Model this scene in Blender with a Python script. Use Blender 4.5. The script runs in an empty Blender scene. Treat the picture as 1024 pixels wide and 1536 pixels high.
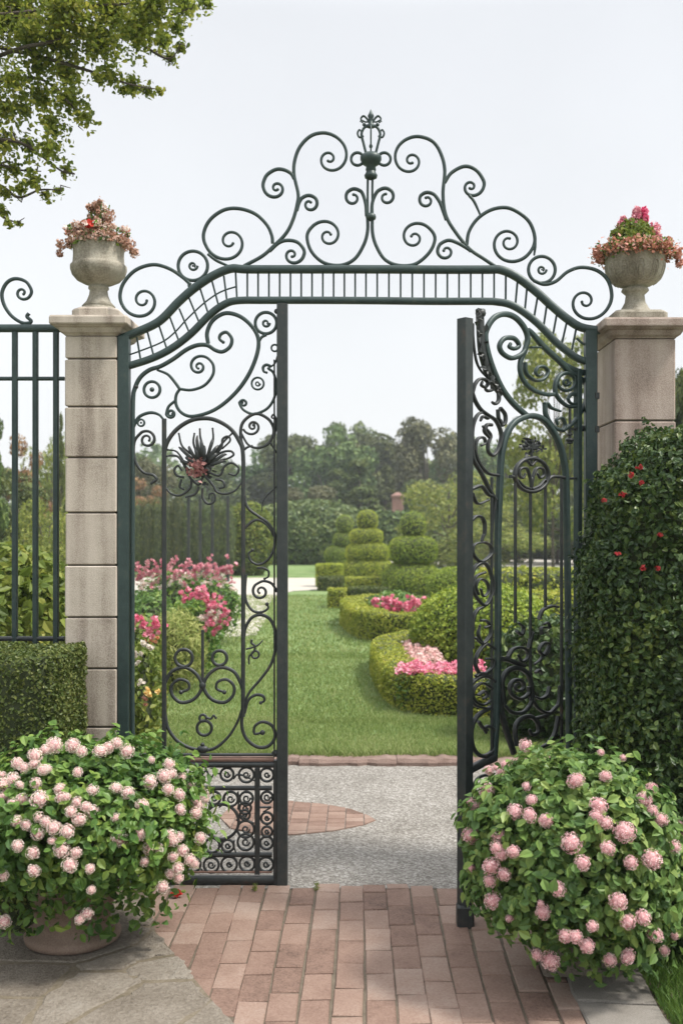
import bpy, math, random
import numpy as np
rng = np.random.default_rng(11)
random.seed(11)
PI = math.pi
S = bpy.context.scene
COL = S.collection
# ---------------------------------------------------------------- camera model (metres; y = away from the viewer)
F, CX, CY, H = 1570.0, 540.0, 790.0, 1.6
def W(px, py, d):
    return np.array([(px-CX)*d/F, d, H+(CY-py)*d/F])
def G(px, py, z=0.0):
    d = (H-z)*F/(py-CY)
    return np.array([(px-CX)*d/F, d, z])
def unit(v):
    v = np.asarray(v, float); return v/np.linalg.norm(v)
LOC = {}
# ---------------------------------------------------------------- materials
def newmat(name):
    m = bpy.data.materials.new(name); m.use_nodes = True
    nt = m.node_tree; b = nt.nodes['Principled BSDF']
    return m, nt, b
def ramp(nt, stops):
    r = nt.nodes.new('ShaderNodeValToRGB'); e = r.color_ramp.elements
    while len(e) < len(stops): e.new(0.5)
    for k, (p, c) in enumerate(stops):
        e[k].position = p; e[k].color = (*c, 1)
    return r
def noise(nt, scale, detail=4, rough=0.6, coord='Object'):
    t = nt.nodes.new('ShaderNodeTexCoord'); n = nt.nodes.new('ShaderNodeTexNoise')
    n.inputs['Scale'].default_value = scale; n.inputs['Detail'].default_value = detail
    n.inputs['Roughness'].default_value = rough
    nt.links.new(t.outputs[coord], n.inputs['Vector']); return n
def bump(nt, b, src, strength, dist):
    bp = nt.nodes.new('ShaderNodeBump'); bp.inputs['Strength'].default_value = strength
    bp.inputs['Distance'].default_value = dist
    nt.links.new(src, bp.inputs['Height']); nt.links.new(bp.outputs['Normal'], b.inputs['Normal'])
def mathn(nt, op, a, bv):
    m = nt.nodes.new('ShaderNodeMath'); m.operation = op
    for i, x in enumerate((a, bv)):
        if isinstance(x, (int, float)): m.inputs[i].default_value = x
        else: nt.links.new(x, m.inputs[i])
    return m.outputs[0]
def leafmat(name, cols, rough=0.5, trans=0.22, nscale=3.0, spec=0.35, objvar=0.0, gain=(1.6, 1.5, 1.15)):
    cols = [tuple(min(.9, a*b) for a, b in zip(c, gain)) for c in cols]; trans = trans*1.35
    m, nt, b = newmat(name)
    g = nt.nodes.new('ShaderNodeNewGeometry'); n = noise(nt, nscale, 3)
    f = mathn(nt, 'ADD', mathn(nt, 'MULTIPLY', g.outputs['Random Per Island'], 0.6), mathn(nt, 'MULTIPLY', n.outputs['Fac'], 0.8))
    f = mathn(nt, 'SUBTRACT', f, 0.2)
    k = len(cols)
    r = ramp(nt, [(0.1+0.8*i/(k-1), c) for i, c in enumerate(cols)])
    nt.links.new(f, r.inputs['Fac']); col = r.outputs['Color']
    if objvar:
        oi = nt.nodes.new('ShaderNodeObjectInfo'); hs = nt.nodes.new('ShaderNodeHueSaturation')
        nt.links.new(mathn(nt, 'ADD', mathn(nt, 'MULTIPLY', oi.outputs['Random'], 0.06*objvar), 0.5-0.04*objvar), hs.inputs['Hue'])
        nt.links.new(mathn(nt, 'ADD', mathn(nt, 'MULTIPLY', oi.outputs['Random'], 0.6*objvar), 1-0.3*objvar), hs.inputs['Value'])
        nt.links.new(col, hs.inputs['Color']); col = hs.outputs['Color']
    nt.links.new(col, b.inputs['Base Color'])
    b.inputs['Roughness'].default_value = rough; b.inputs['Specular IOR Level'].default_value = spec
    if trans:
        t = nt.nodes.new('ShaderNodeBsdfTranslucent'); mx = nt.nodes.new('ShaderNodeMixShader')
        mx.inputs[0].default_value = trans
        nt.links.new(col, t.inputs['Color'])
        nt.links.new(b.outputs[0], mx.inputs[1]); nt.links.new(t.outputs[0], mx.inputs[2])
        nt.links.new(mx.outputs[0], nt.nodes['Material Output'].inputs['Surface'])
    return m
def flat(name, c, rough=0.7):
    m, nt, b = newmat(name); b.inputs['Base Color'].default_value = (*c, 1); b.inputs['Roughness'].default_value = rough
    return m
def stonemat(name, stops, scale=6, fine=160, bstr=0.35, bdist=0.004, rough=0.85, island=0.0, streak=0.0):
    m, nt, b = newmat(name)
    n1 = noise(nt, scale, 6, 0.65); n2 = noise(nt, fine, 3, 0.7)
    f = mathn(nt, 'ADD', mathn(nt, 'MULTIPLY', n1.outputs['Fac'], 0.75), mathn(nt, 'MULTIPLY', n2.outputs['Fac'], 0.75))
    f = mathn(nt, 'SUBTRACT', f, 0.25)
    if streak:
        t = nt.nodes.new('ShaderNodeTexCoord'); mp = nt.nodes.new('ShaderNodeMapping'); mp.inputs['Scale'].default_value = (14, 14, 1.1)
        n3 = nt.nodes.new('ShaderNodeTexNoise'); n3.inputs['Scale'].default_value = 1.0; n3.inputs['Detail'].default_value = 4
        nt.links.new(t.outputs['Object'], mp.inputs[0]); nt.links.new(mp.outputs[0], n3.inputs['Vector'])
        f = mathn(nt, 'ADD', f, mathn(nt, 'MULTIPLY', mathn(nt, 'SUBTRACT', n3.outputs['Fac'], 0.5), streak))
    if island:
        g = nt.nodes.new('ShaderNodeNewGeometry')
        f = mathn(nt, 'ADD', f, mathn(nt, 'MULTIPLY', mathn(nt, 'SUBTRACT', g.outputs['Random Per Island'], 0.5), island))
    r = ramp(nt, stops); nt.links.new(f, r.inputs['Fac'])
    nt.links.new(r.outputs['Color'], b.inputs['Base Color']); b.inputs['Roughness'].default_value = rough
    b.inputs['Specular IOR Level'].default_value = 0.25
    h = mathn(nt, 'ADD', n2.outputs['Fac'], mathn(nt, 'MULTIPLY', n1.outputs['Fac'], 1.5))
    bump(nt, b, h, bstr, bdist)
    return m
M = {}
def iron(name, c0, c1):
    m, nt, b = newmat(name)
    n = noise(nt, 9, 5, 0.7); n2 = noise(nt, 120, 2)
    n3 = noise(nt, 38, 4, 0.75)
    fz = mathn(nt, 'ADD', mathn(nt, 'MULTIPLY', n.outputs['Fac'], .6), mathn(nt, 'MULTIPLY', n3.outputs['Fac'], .4))
    r = ramp(nt, [(0.34, c0), (0.54, c1), (0.62, (c1[0]*1.5, c1[1]*1.2, c1[2]*1.1)), (0.70, (c1[0]*3.0, c1[1]*1.3, c1[2]*1.0))]); nt.links.new(fz, r.inputs['Fac'])
    nt.links.new(r.outputs['Color'], b.inputs['Base Color'])
    b.inputs['Roughness'].default_value = 0.45; b.inputs['Specular IOR Level'].default_value = 0.5
    b.inputs['Metallic'].default_value = 0.15
    bump(nt, b, n2.outputs['Fac'], 0.25, 0.002)
    return m
M['iron'] = iron('green_black_iron', (0.018, 0.033, 0.032), (0.031, 0.054, 0.051))
M['iron_grey'] = iron('grey_black_iron', (0.018, 0.023, 0.024), (0.034, 0.042, 0.042))
M['iron_dark'] = iron('black_iron', (0.015, 0.018, 0.018), (0.031, 0.036, 0.036))
M['rust'] = stonemat('rusty_band', [(0.2, (0.12, 0.07, 0.055)), (0.6, (0.24, 0.15, 0.12)), (0.9, (0.30, 0.22, 0.19))], 12)
M['stone'] = stonemat('pillar_stone', [(0.14, (0.12, 0.095, 0.075)), (0.34, (0.275, 0.23, 0.19)), (0.52, (0.43, 0.375, 0.315)), (0.85, (0.56, 0.50, 0.43))], 2.2, 240, 0.5, 0.004, island=0.16, streak=1.0)
M['stone_pink'] = stonemat('pink_pillar_stone', [(0.14, (0.105, 0.075, 0.06)), (0.34, (0.245, 0.185, 0.155)), (0.54, (0.38, 0.305, 0.262)), (0.85, (0.52, 0.44, 0.385))], 3.0, 220, 0.5, 0.004, island=0.1, streak=0.8)
M['urn'] = stonemat('urn_stone', [(0.15, (0.10, 0.09, 0.065)), (0.4, (0.235, 0.21, 0.165)), (0.6, (0.33, 0.305, 0.25)), (0.88, (0.42, 0.395, 0.335))], 6, 120, 0.5, 0.004, streak=0.9)
M['joint'] = flat('dark_joint_mortar', (0.10, 0.085, 0.07), 0.95)  # plain dark mortar colour showing in the recessed block joints
M['brick'] = stonemat('brick_paver', [(0.1, (0.095, 0.062, 0.048)), (0.34, (0.19, 0.122, 0.095)), (0.58, (0.245, 0.168, 0.132)), (0.85, (0.30, 0.23, 0.19))], 5, 120, 0.7, 0.004, island=0.46)
M['jointsoil'] = stonemat('joint_sand', [(0.2, (0.06, 0.047, 0.034)), (0.6, (0.14, 0.115, 0.085)), (0.9, (0.21, 0.18, 0.14))], 20, 200)
M['flag'] = stonemat('flagstone', [(0.12, (0.075, 0.062, 0.047)), (0.36, (0.15, 0.127, 0.10)), (0.56, (0.215, 0.187, 0.152)), (0.85, (0.30, 0.275, 0.235))], 3.5, 80, 1.0, 0.012, island=0.15)
M['slab'] = stonemat('grey_slab', [(0.15, (0.120, 0.103, 0.090)), (0.5, (0.215, 0.198, 0.176)), (0.85, (0.310, 0.288, 0.262))], 5, 170, 0.6, 0.005, island=0.15)
M['kerb'] = stonemat('kerb_edging', [(0.15, (0.112, 0.073, 0.060)), (0.5, (0.215, 0.150, 0.125)), (0.85, (0.292, 0.224, 0.189))], 9, 150, 0.8, 0.008)
M['terracotta'] = stonemat('weathered_terracotta', [(0.15, (0.129, 0.086, 0.065)), (0.5, (0.232, 0.168, 0.129)), (0.85, (0.310, 0.249, 0.198))], 8, 160, 0.4, 0.003)
M['sandpath'] = stonemat('pale_path', [(0.2, (0.344, 0.318, 0.275)), (0.8, (0.473, 0.439, 0.387))], 2, 40)
M['redsoil'] = stonemat('red_earth', [(0.2, (0.189, 0.103, 0.073)), (0.8, (0.284, 0.172, 0.129))], 2, 40)
M['redbrick'] = stonemat('far_red_brick', [(0.2, (0.20, 0.11, 0.09)), (0.8, (0.29, 0.18, 0.15))], 3, 12)
def gravelmat():
    m, nt, b = newmat('fine_gravel')
    t = nt.nodes.new('ShaderNodeTexCoord')
    v = nt.nodes.new('ShaderNodeTexVoronoi'); v.inputs['Scale'].default_value = 95
    nt.links.new(t.outputs['Object'], v.inputs['Vector'])
    sep = nt.nodes.new('ShaderNodeSeparateColor'); nt.links.new(v.outputs['Color'], sep.inputs[0])
    n1 = noise(nt, 2.2, 6, 0.6)
    f = mathn(nt, 'ADD', mathn(nt, 'MULTIPLY', sep.outputs[0], 0.62), mathn(nt, 'MULTIPLY', n1.outputs['Fac'], 0.6))
    f = mathn(nt, 'SUBTRACT', f, 0.1)
    r = ramp(nt, [(0.08, (0.085, 0.074, 0.062)), (0.4, (0.17, 0.156, 0.136)), (0.65, (0.235, 0.22, 0.196)), (0.95, (0.40, 0.385, 0.36))])
    nt.links.new(f, r.inputs['Fac']); nt.links.new(r.outputs['Color'], b.inputs['Base Color'])
    b.inputs['Roughness'].default_value = 0.9
    bump(nt, b, v.outputs['Distance'], 0.7, 0.006)
    return m
M['gravel'] = gravelmat()
def lawnmat():
    m, nt, b = newmat('lawn_turf')
    n1 = noise(nt, 0.9, 5, 0.65); n2 = noise(nt, 45, 3, 0.7)
    f = mathn(nt, 'ADD', mathn(nt, 'MULTIPLY', n1.outputs['Fac'], 0.8), mathn(nt, 'MULTIPLY', n2.outputs['Fac'], 0.4))
    f = mathn(nt, 'SUBTRACT', f, 0.1)
    r = ramp(nt, [(0.25, (0.085, 0.145, 0.045)), (0.45, (0.145, 0.215, 0.078)), (0.62, (0.205, 0.27, 0.115)), (0.8, (0.29, 0.325, 0.17))])
    nt.links.new(f, r.inputs['Fac']); nt.links.new(r.outputs['Color'], b.inputs['Base Color'])
    b.inputs['Roughness'].default_value = 0.9; b.inputs['Specular IOR Level'].default_value = 0.1
    bump(nt, b, n2.outputs['Fac'], 0.8, 0.03)
    return m
M['lawn'] = lawnmat()
M['blade'] = leafmat('grass_blade', [(0.08, 0.125, 0.03), (0.14, 0.195, 0.05), (0.21, 0.255, 0.085), (0.31, 0.32, 0.15)], 0.6, 0.3, 0.9, gain=(1.42, 1.42, 1.48))
M['verge'] = flat('verge_turf', (0.05, 0.08, 0.025), .95)
M['vergeblade'] = leafmat('verge_blade', [(0.03, 0.07, 0.016), (0.06, 0.12, 0.028), (0.10, 0.17, 0.04)], 0.6, 0.25, 3.0)
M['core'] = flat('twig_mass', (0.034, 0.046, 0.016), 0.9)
M['bark'] = stonemat('bark', [(0.2, (0.05, 0.04, 0.032)), (0.8, (0.14, 0.115, 0.095))], 12, 60, 0.8, 0.01)
M['soil'] = stonemat('dark_soil', [(0.2, (0.05, 0.035, 0.025)), (0.8, (0.14, 0.10, 0.07))], 8, 60)
M['box'] = leafmat('box_leaf', [(0.028, 0.045, 0.014), (0.05, 0.078, 0.022), (0.085, 0.11, 0.035), (0.14, 0.155, 0.06)], 0.45)
M['boxgold'] = leafmat('gold_green_leaf', [(0.085, 0.125, 0.02), (0.16, 0.205, 0.03), (0.25, 0.28, 0.05), (0.35, 0.34, 0.08)], 0.5, 0.25, 2.0)
M['topiary'] = leafmat('topiary_leaf', [(0.10, 0.15, 0.022), (0.19, 0.25, 0.036), (0.28, 0.33, 0.052), (0.36, 0.38, 0.08)], 0.5, 0.25, 1.5)
M['topiarydeep'] = leafmat('deep_topiary_leaf', [(0.062, 0.11, 0.017), (0.12, 0.185, 0.027), (0.195, 0.26, 0.04), (0.28, 0.32, 0.062)], 0.5, 0.2, 1.5)
M['shrubdark'] = leafmat('dark_shrub_leaf', [(0.012, 0.029, 0.012), (0.023, 0.049, 0.018), (0.042, 0.076, 0.026), (0.095, 0.13, 0.036)], 0.42, 0.15, 3.0)
M['hyd'] = leafmat('hydrangea_leaf', [(0.028, 0.072, 0.02), (0.055, 0.12, 0.032), (0.095, 0.175, 0.045), (0.175, 0.24, 0.062)], 0.45, 0.25, 4.0)
M['hydcool'] = leafmat('hydrangea_leaf_cool', [(0.033, 0.075, 0.028), (0.062, 0.125, 0.042), (0.11, 0.19, 0.062), (0.19, 0.26, 0.09)], 0.45, 0.25, 4.0)
M['bright'] = leafmat('bright_leaf', [(0.05, 0.085, 0.02), (0.09, 0.135, 0.03), (0.14, 0.18, 0.045), (0.21, 0.22, 0.06)], 0.5, 0.28, 2.0)
M['rhodo'] = leafmat('rhododendron_leaf', [(0.03, 0.055, 0.025), (0.06, 0.095, 0.04), (0.10, 0.14, 0.06), (0.15, 0.18, 0.08)], 0.4, 0.15, 1.0)
M['tree'] = leafmat('far_tree_leaf', [(0.026, 0.050, 0.022), (0.047, 0.082, 0.032), (0.074, 0.115, 0.042), (0.115, 0.155, 0.055)], 0.6, 0.15, 0.5, objvar=1.0)
M['treebrown'] = leafmat('far_tree_leaf_brown', [(0.034, 0.042, 0.027), (0.062, 0.070, 0.042), (0.092, 0.098, 0.058), (0.125, 0.125, 0.075)], 0.6, 0.15, 0.5)
M['treepink'] = leafmat('copper_leaf', [(0.08, 0.05, 0.035), (0.14, 0.085, 0.055), (0.20, 0.125, 0.08), (0.26, 0.18, 0.11)], 0.6, 0.2, 0.8)
M['treelight'] = leafmat('light_tree_leaf', [(0.07, 0.095, 0.03), (0.11, 0.145, 0.045), (0.17, 0.20, 0.06), (0.24, 0.25, 0.09)], 0.6, 0.3, 0.7)
M['cypress'] = leafmat('cypress_leaf', [(0.022, 0.040, 0.016), (0.042, 0.068, 0.024), (0.07, 0.10, 0.034), (0.10, 0.125, 0.042)], 0.6, 0.15, 2.0, objvar=.9)
M['overhang'] = leafmat('overhanging_leaf', [(0.05, 0.08, 0.016), (0.10, 0.14, 0.026), (0.18, 0.215, 0.042), (0.28, 0.28, 0.07)], 0.45, 0.42, 2.2)
M['grassplume'] = leafmat('feathery_grass', [(0.10, 0.15, 0.045), (0.17, 0.215, 0.075), (0.23, 0.26, 0.11), (0.30, 0.32, 0.17)], 0.7, 0.3, 3.0)
def petal(name, cols, trans=0.25): return leafmat(name, cols, 0.6, trans, 6.0, 0.2, 0.0, (1.08, 1.1, 1.08))
M['pinkpale'] = petal('pale_pink_petal', [(0.62, 0.34, 0.33), (0.78, 0.60, 0.56), (0.83, 0.75, 0.69), (0.86, 0.83, 0.78)])
M['pinkrose'] = petal('rose_pink_petal', [(0.54, 0.20, 0.25), (0.72, 0.42, 0.45), (0.80, 0.60, 0.60), (0.84, 0.75, 0.73)])
M['hotpink'] = petal('hot_pink_petal', [(0.60, 0.04, 0.14), (0.72, 0.10, 0.24), (0.78, 0.24, 0.38), (0.82, 0.42, 0.52)])
M['midpink'] = petal('mid_pink_petal', [(0.50, 0.10, 0.17), (0.64, 0.22, 0.30), (0.74, 0.40, 0.45), (0.80, 0.60, 0.60)])
M['red'] = petal('red_petal', [(0.45, 0.02, 0.02), (0.60, 0.05, 0.04), (0.70, 0.12, 0.08)])
M['whitep'] = petal('white_petal', [(0.62, 0.52, 0.46), (0.76, 0.70, 0.64), (0.82, 0.78, 0.74)])
M['yellowp'] = petal('yellow_petal', [(0.66, 0.40, 0.10), (0.78, 0.55, 0.22), (0.82, 0.68, 0.42)])
M['dried'] = petal('dusty_salmon_bloom', [(0.15, 0.11, 0.05), (0.36, 0.19, 0.13), (0.54, 0.34, 0.28), (0.68, 0.54, 0.46)])
M['bedpink'] = petal('bedding_pink', [(0.16, 0.14, 0.06), (0.62, 0.12, 0.22), (0.74, 0.30, 0.40), (0.80, 0.54, 0.56)])
M['bedpale'] = petal('bedding_pale_pink', [(0.16, 0.16, 0.07), (0.56, 0.28, 0.28), (0.72, 0.48, 0.46), (0.80, 0.68, 0.62)])
M['hotmix'] = petal('bright_pink_mix', [(0.60, 0.07, 0.17), (0.72, 0.17, 0.29), (0.78, 0.34, 0.43), (0.82, 0.60, 0.62)])
M['oldrose'] = petal('old_rose_petal', [(0.10, 0.07, 0.05), (0.26, 0.10, 0.10), (0.42, 0.20, 0.19), (0.56, 0.36, 0.34)])
M['deepred'] = petal('deep_red_petal', [(0.22, 0.012, 0.016), (0.34, 0.03, 0.035), (0.44, 0.07, 0.07)])
M['salmon'] = petal('salmon_frill', [(0.16, 0.15, 0.05), (0.42, 0.17, 0.11), (0.60, 0.30, 0.25), (0.72, 0.50, 0.44)])
M['orange'] = petal('orange_petal', [(0.50, 0.14, 0.05), (0.66, 0.26, 0.14), (0.74, 0.42, 0.30)])
# ---------------------------------------------------------------- mesh building
class MB:
    def __init__(s): s.v = []; s.f = []; s.n = 0
    def add(s, v, f, mi=0, smooth=False):
        v = np.asarray(v, float).reshape(-1, 3)
        groups = {}
        if isinstance(f, np.ndarray): groups[f.shape[1]] = f
        else:
            for q in f: groups.setdefault(len(q), []).append(q)
        for k, q in groups.items(): s.f.append((np.asarray(q, np.int64)+s.n, mi, smooth))
        s.v.append(v); s.n += len(v); return s
    def build(s, name, mats, parent=None, loc=None):
        if not isinstance(mats, (list, tuple)): mats = [mats]
        if parent is not None: off = LOC[parent.name]
        elif loc is None:
            V = np.concatenate(s.v); lo, hi = V.min(0), V.max(0); off = np.array([(lo[0]+hi[0])/2, (lo[1]+hi[1])/2, lo[2]])
        else: off = np.asarray(loc, float)
        V = np.concatenate(s.v)-off
        me = bpy.data.meshes.new(name)
        me.vertices.add(len(V)); me.vertices.foreach_set('co', V.astype(np.float32).ravel())
        lv = np.concatenate([f.ravel() for f, _, _ in s.f]); tot = np.concatenate([np.full(len(f), f.shape[1]) for f, _, _ in s.f])
        mi = np.concatenate([np.full(len(f), m) for f, m, _ in s.f]); sm = np.concatenate([np.full(len(f), q) for f, _, q in s.f])
        me.loops.add(len(lv)); me.loops.foreach_set('vertex_index', lv.astype(np.int32))
        me.polygons.add(len(tot)); st = np.concatenate([[0], np.cumsum(tot)[:-1]])
        me.polygons.foreach_set('loop_start', st.astype(np.int32)); me.polygons.foreach_set('loop_total', tot.astype(np.int32))
        me.polygons.foreach_set('material_index', mi.astype(np.int32)); me.polygons.foreach_set('use_smooth', sm.astype(bool))
        for m in mats: me.materials.append(M[m] if isinstance(m, str) else m)
        me.update(calc_edges=True); me.validate()
        o = bpy.data.objects.new(name, me); COL.objects.link(o)
        if parent is not None:
            o.parent = parent; LOC[o.name] = off
        else:
            o.location = off; LOC[o.name] = off
        return o
def tag(o, label=None, cat=None, group=None, kind=None):
    if label: o['label'] = label
    if cat: o['category'] = cat
    if group: o['group'] = group
    if kind: o['kind'] = kind
    return o
def thing(name, label, cat, loc, group=None):
    o = bpy.data.objects.new(name, None); COL.objects.link(o); o.location = loc; LOC[o.name] = np.asarray(loc, float)
    o.empty_display_size = 0.1
    return tag(o, label, cat, group)
def copy_thing(root, loc, scale=(1, 1, 1), rz=0.0, label=None):
    r = root.copy(); COL.objects.link(r); r.location = loc; r.scale = scale; r.rotation_euler = (0, 0, rz)
    if label: r['label'] = label
    for ch in list(root.children):
        c = ch.copy(); COL.objects.link(c); c.parent = r
    return r
# ---------------------------------------------------------------- shapes
def smooth(P, n=6, closed=False):
    P = np.asarray(P, float)
    if len(P) < 3: return P
    if closed: Q = np.vstack([P[-1], P, P[0], P[1]])
    else: Q = np.vstack([2*P[0]-P[1], P, 2*P[-1]-P[-2]])
    out = []
    for i in range(1, len(Q)-2):
        p0, p1, p2, p3 = Q[i-1], Q[i], Q[i+1], Q[i+2]
        for t in np.arange(n)/n:
            out.append(0.5*((2*p1)+(-p0+p2)*t+(2*p0-5*p1+4*p2-p3)*t*t+(-p0+3*p1-3*p2+p3)*t**3))
    if not closed: out.append(P[-1])
    return np.array(out)
def spiral(lead, c, r1, turns, sgn):
    lead = [tuple(p) for p in lead]; x, y = lead[-1]; r0 = math.hypot(x-c[0], y-c[1]); a0 = math.atan2(y-c[1], x-c[0])
    k = max(6, int(turns*14)); out = list(lead)
    for i in range(1, k+1):
        t = i/k; r = r0*(1-t)+r1*t if r0 < 14 else r0*(r1/r0)**(t**0.9)
        a = a0+sgn*2*PI*turns*t; out.append((c[0]+r*math.cos(a), c[1]+r*math.sin(a)))
    return out
class Plane:                       # a vertical plane standing in the place, through two ground points
    def __init__(s, a, b):
        s.a = np.array(a, float); s.b = np.array(b, float); s.u = unit([*(s.b-s.a), 0]); s.n = np.array([s.u[1], -s.u[0], 0])
        if s.n[1] > 0: s.n = -s.n
    def __call__(s, px, py):
        k = (px-CX)/F; a, e = s.a, s.b-s.a
        t = (k*a[1]-a[0])/(e[0]-k*e[1]); return W(px, py, a[1]+t*e[1])
def tubemesh(mb, P, N, w, dep, taper=None, mi=0, closed=False, sq=0.62):
    P = np.asarray(P, float); k = len(P)
    T = np.gradient(P, axis=0) if not closed else np.roll(P, -1, 0)-np.roll(P, 1, 0)
    T /= np.linalg.norm(T, axis=1)[:, None]+1e-12
    N = np.broadcast_to(N, T.shape); B = np.cross(N, T); B /= np.linalg.norm(B, axis=1)[:, None]+1e-12
    m = 10; th = np.arange(m)*2*PI/m+PI/m
    cs, sn = np.cos(th), np.sin(th)
    x = np.sign(cs)*np.abs(cs)**sq; y = np.sign(sn)*np.abs(sn)**sq
    s = np.ones(k) if taper is None else np.asarray(taper)
    V = P[:, None, :]+(x[None, :, None]*B[:, None, :]*w/2+y[None, :, None]*N[:, None, :]*dep/2)*s[:, None, None]
    f = []
    kk = k if closed else k-1
    i = np.arange(kk)[:, None]; j = np.arange(m)[None, :]; i2 = (i+1) % k; j2 = (j+1) % m
    q = np.stack(np.broadcast_arrays(i*m+j, i*m+j2, i2*m+j2, i2*m+j), -1).reshape(-1, 4)
    mb.add(V.reshape(-1, 3), q, mi, True)
    if not closed:
        mb.add(V[0], [list(range(m))[::-1]], mi); mb.add(V[-1], [list(range(m))], mi)
def ball(mb, c, r, mi=0, sc=(1, 1, 1), seg=12, rings=7):
    th = np.linspace(0, PI, rings); ph = np.arange(seg)*2*PI/seg
    V = np.array([[math.sin(t)*math.cos(p)*sc[0], math.sin(t)*math.sin(p)*sc[1], math.cos(t)*sc[2]] for t in th for p in ph])*r+np.asarray(c)
    f = [[i*seg+j, (i+1)*seg+j, (i+1)*seg+(j+1) % seg, i*seg+(j+1) % seg] for i in range(rings-1) for j in range(seg)]
    mb.add(V, np.array(f), mi, True)
def tube3(mb, P, R, mi=0, m=8):
    P = np.asarray(P, float); R = np.broadcast_to(R, (len(P),)); T = np.gradient(P, axis=0); T /= np.linalg.norm(T, axis=1)[:, None]+1e-12
    ref = np.array([0.31, 0.93, 0.2]); U = np.cross(T, ref); U /= np.linalg.norm(U, axis=1)[:, None]+1e-9; Vv = np.cross(T, U)
    th = np.arange(m)*2*PI/m
    V = P[:, None]+(np.cos(th)[None, :, None]*U[:, None]+np.sin(th)[None, :, None]*Vv[:, None])*R[:, None, None]
    i = np.arange(len(P)-1)[:, None]; j = np.arange(m)[None]; j2 = (j+1) % m
    q = np.stack(np.broadcast_arrays(i*m+j, i*m+j2, (i+1)*m+j2, (i+1)*m+j), -1).reshape(-1, 4)
    mb.add(V.reshape(-1, 3), q, mi, True); mb.add(V[0], [list(range(m))[::-1]], mi); mb.add(V[-1], [list(range(m))], mi)
def lathe(mb, c, prof, seg=40, mi=0, lob=None, sm=True):
    ph = np.arange(seg)*2*PI/seg; V = []
    for k, (r, z) in enumerate(prof):
        rr = r*np.ones(seg) if lob is None else r*(1+lob(k, ph))
        V.append(np.stack([c[0]+rr*np.cos(ph), c[1]+rr*np.sin(ph), np.full(seg, c[2]+z)], 1))
    n = len(prof); V = np.concatenate(V)
    q = [[i*seg+j, i*seg+(j+1) % seg, (i+1)*seg+(j+1) % seg, (i+1)*seg+j] for i in range(n-1) for j in range(seg)]
    mb.add(V, np.array(q), mi, sm)
    mb.add(V[:seg], [list(range(seg))[::-1]], mi); mb.add(V[-seg:], [list(range(seg))], mi)
def sqprof(mb, cx, cy, hx, hy, prof, ch=0.006, mi=0):     # stacked square rings with chamfered corners; prof = (extra, z)
    V = []
    for e, z in prof:
        a, b = hx+e, hy+e
        V += [(cx+x, cy+y, z) for x, y in ((a-ch, -b), (a, -b+ch), (a, b-ch), (a-ch, b), (-a+ch, b), (-a, b-ch), (-a, -b+ch), (-a+ch, -b))]
    V = np.array(V); n = len(prof)
    q = [[i*8+j, i*8+(j+1) % 8, (i+1)*8+(j+1) % 8, (i+1)*8+j] for i in range(n-1) for j in range(8)]
    mb.add(V, np.array(q), mi); mb.add(V[:8], [list(range(8))[::-1]], mi); mb.add(V[-8:], [list(range(8))], mi)
def obox(mb, c, u, n, su, sn, z0, z1, ch=0.004, mi=0):    # upright bar: chamfered rectangle extruded between two heights
    a, b = su/2, sn/2; u = np.asarray(u); n = np.asarray(n)
    ring = [(a-ch, -b), (a, -b+ch), (a, b-ch), (a-ch, b), (-a+ch, b), (-a, b-ch), (-a, -b+ch), (-a+ch, -b)]
    V = [np.array([c[0], c[1], 0])+u*x+n*y+np.array([0, 0, z]) for z in (z0, z1) for x, y in ring]
    q = [[j, (j+1) % 8, 8+(j+1) % 8, 8+j] for j in range(8)]
    mb.add(V, q, mi); mb.add(V[:8], [list(range(8))[::-1]], mi); mb.add(V[8:], [list(range(8))], mi)
# ---------------------------------------------------------------- foliage
T4 = (np.array([[0, -.45, 0], [.36, 0, .12], [0, .55, -.05], [-.36, 0, .12]]), np.array([[0, 1, 2], [0, 2, 3]]))
T6 = (np.array([[0, -.45, 0], [.31, -.15, .09], [.26, .2, .07], [0, .55, -.10], [-.26, .2, .07], [-.31, -.15, .09]]), np.array([[0, 1, 2, 3], [0, 3, 4, 5]]))
TN = (np.array([[0, -.5, 0], [.10, 0, .03], [0, .6, 0], [-.10, 0, .03]]), np.array([[0, 1, 2], [0, 2, 3]]))
TP = (np.array([[-.4, -.4, 0], [.4, -.4, .1], [.45, .4, 0], [-.4, .4, .1]]), np.array([[0, 1, 2, 3]]))
def leaves(mb, pos, nrm, size, T=T4, jit=0.6, mi=0, down=0.0):
    n = len(pos)
    if n == 0: return
    v0, f0 = T
    nn = nrm+jit*rng.normal(size=(n, 3)); nn /= np.linalg.norm(nn, axis=1)[:, None]+1e-9
    r = rng.normal(size=(n, 3)); r[:, 2] -= down
    t = r-(r*nn).sum(1)[:, None]*nn; t /= np.linalg.norm(t, axis=1)[:, None]+1e-9
    b = np.cross(t, nn); s = np.broadcast_to(size, (n,))[:, None, None]
    V = pos[:, None]+s*(v0[None, :, 0, None]*b[:, None]+v0[None, :, 1, None]*t[:, None]+v0[None, :, 2, None]*nn[:, None])
    f = (np.arange(n)[:, None, None]*len(v0)+f0[None]).reshape(-1, f0.shape[1])
    mb.add(V.reshape(-1, 3), f, mi)
def rsize(n, s, var=0.35): return s*(1+var*(rng.random(n)*2-1))
def nz(p, s, seed=0):
    p = np.asarray(p)*s; q = seed*1.7
    return (np.sin(p[..., 0]*1.3+q+1.1*np.sin(p[..., 1]*1.7+q))+np.sin(p[..., 1]*1.9-q+1.3*np.sin(p[..., 2]*1.4+q*2))+np.sin(p[..., 2]*2.1+q*.6+1.2*np.sin(p[..., 0]*1.6)))/3
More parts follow.
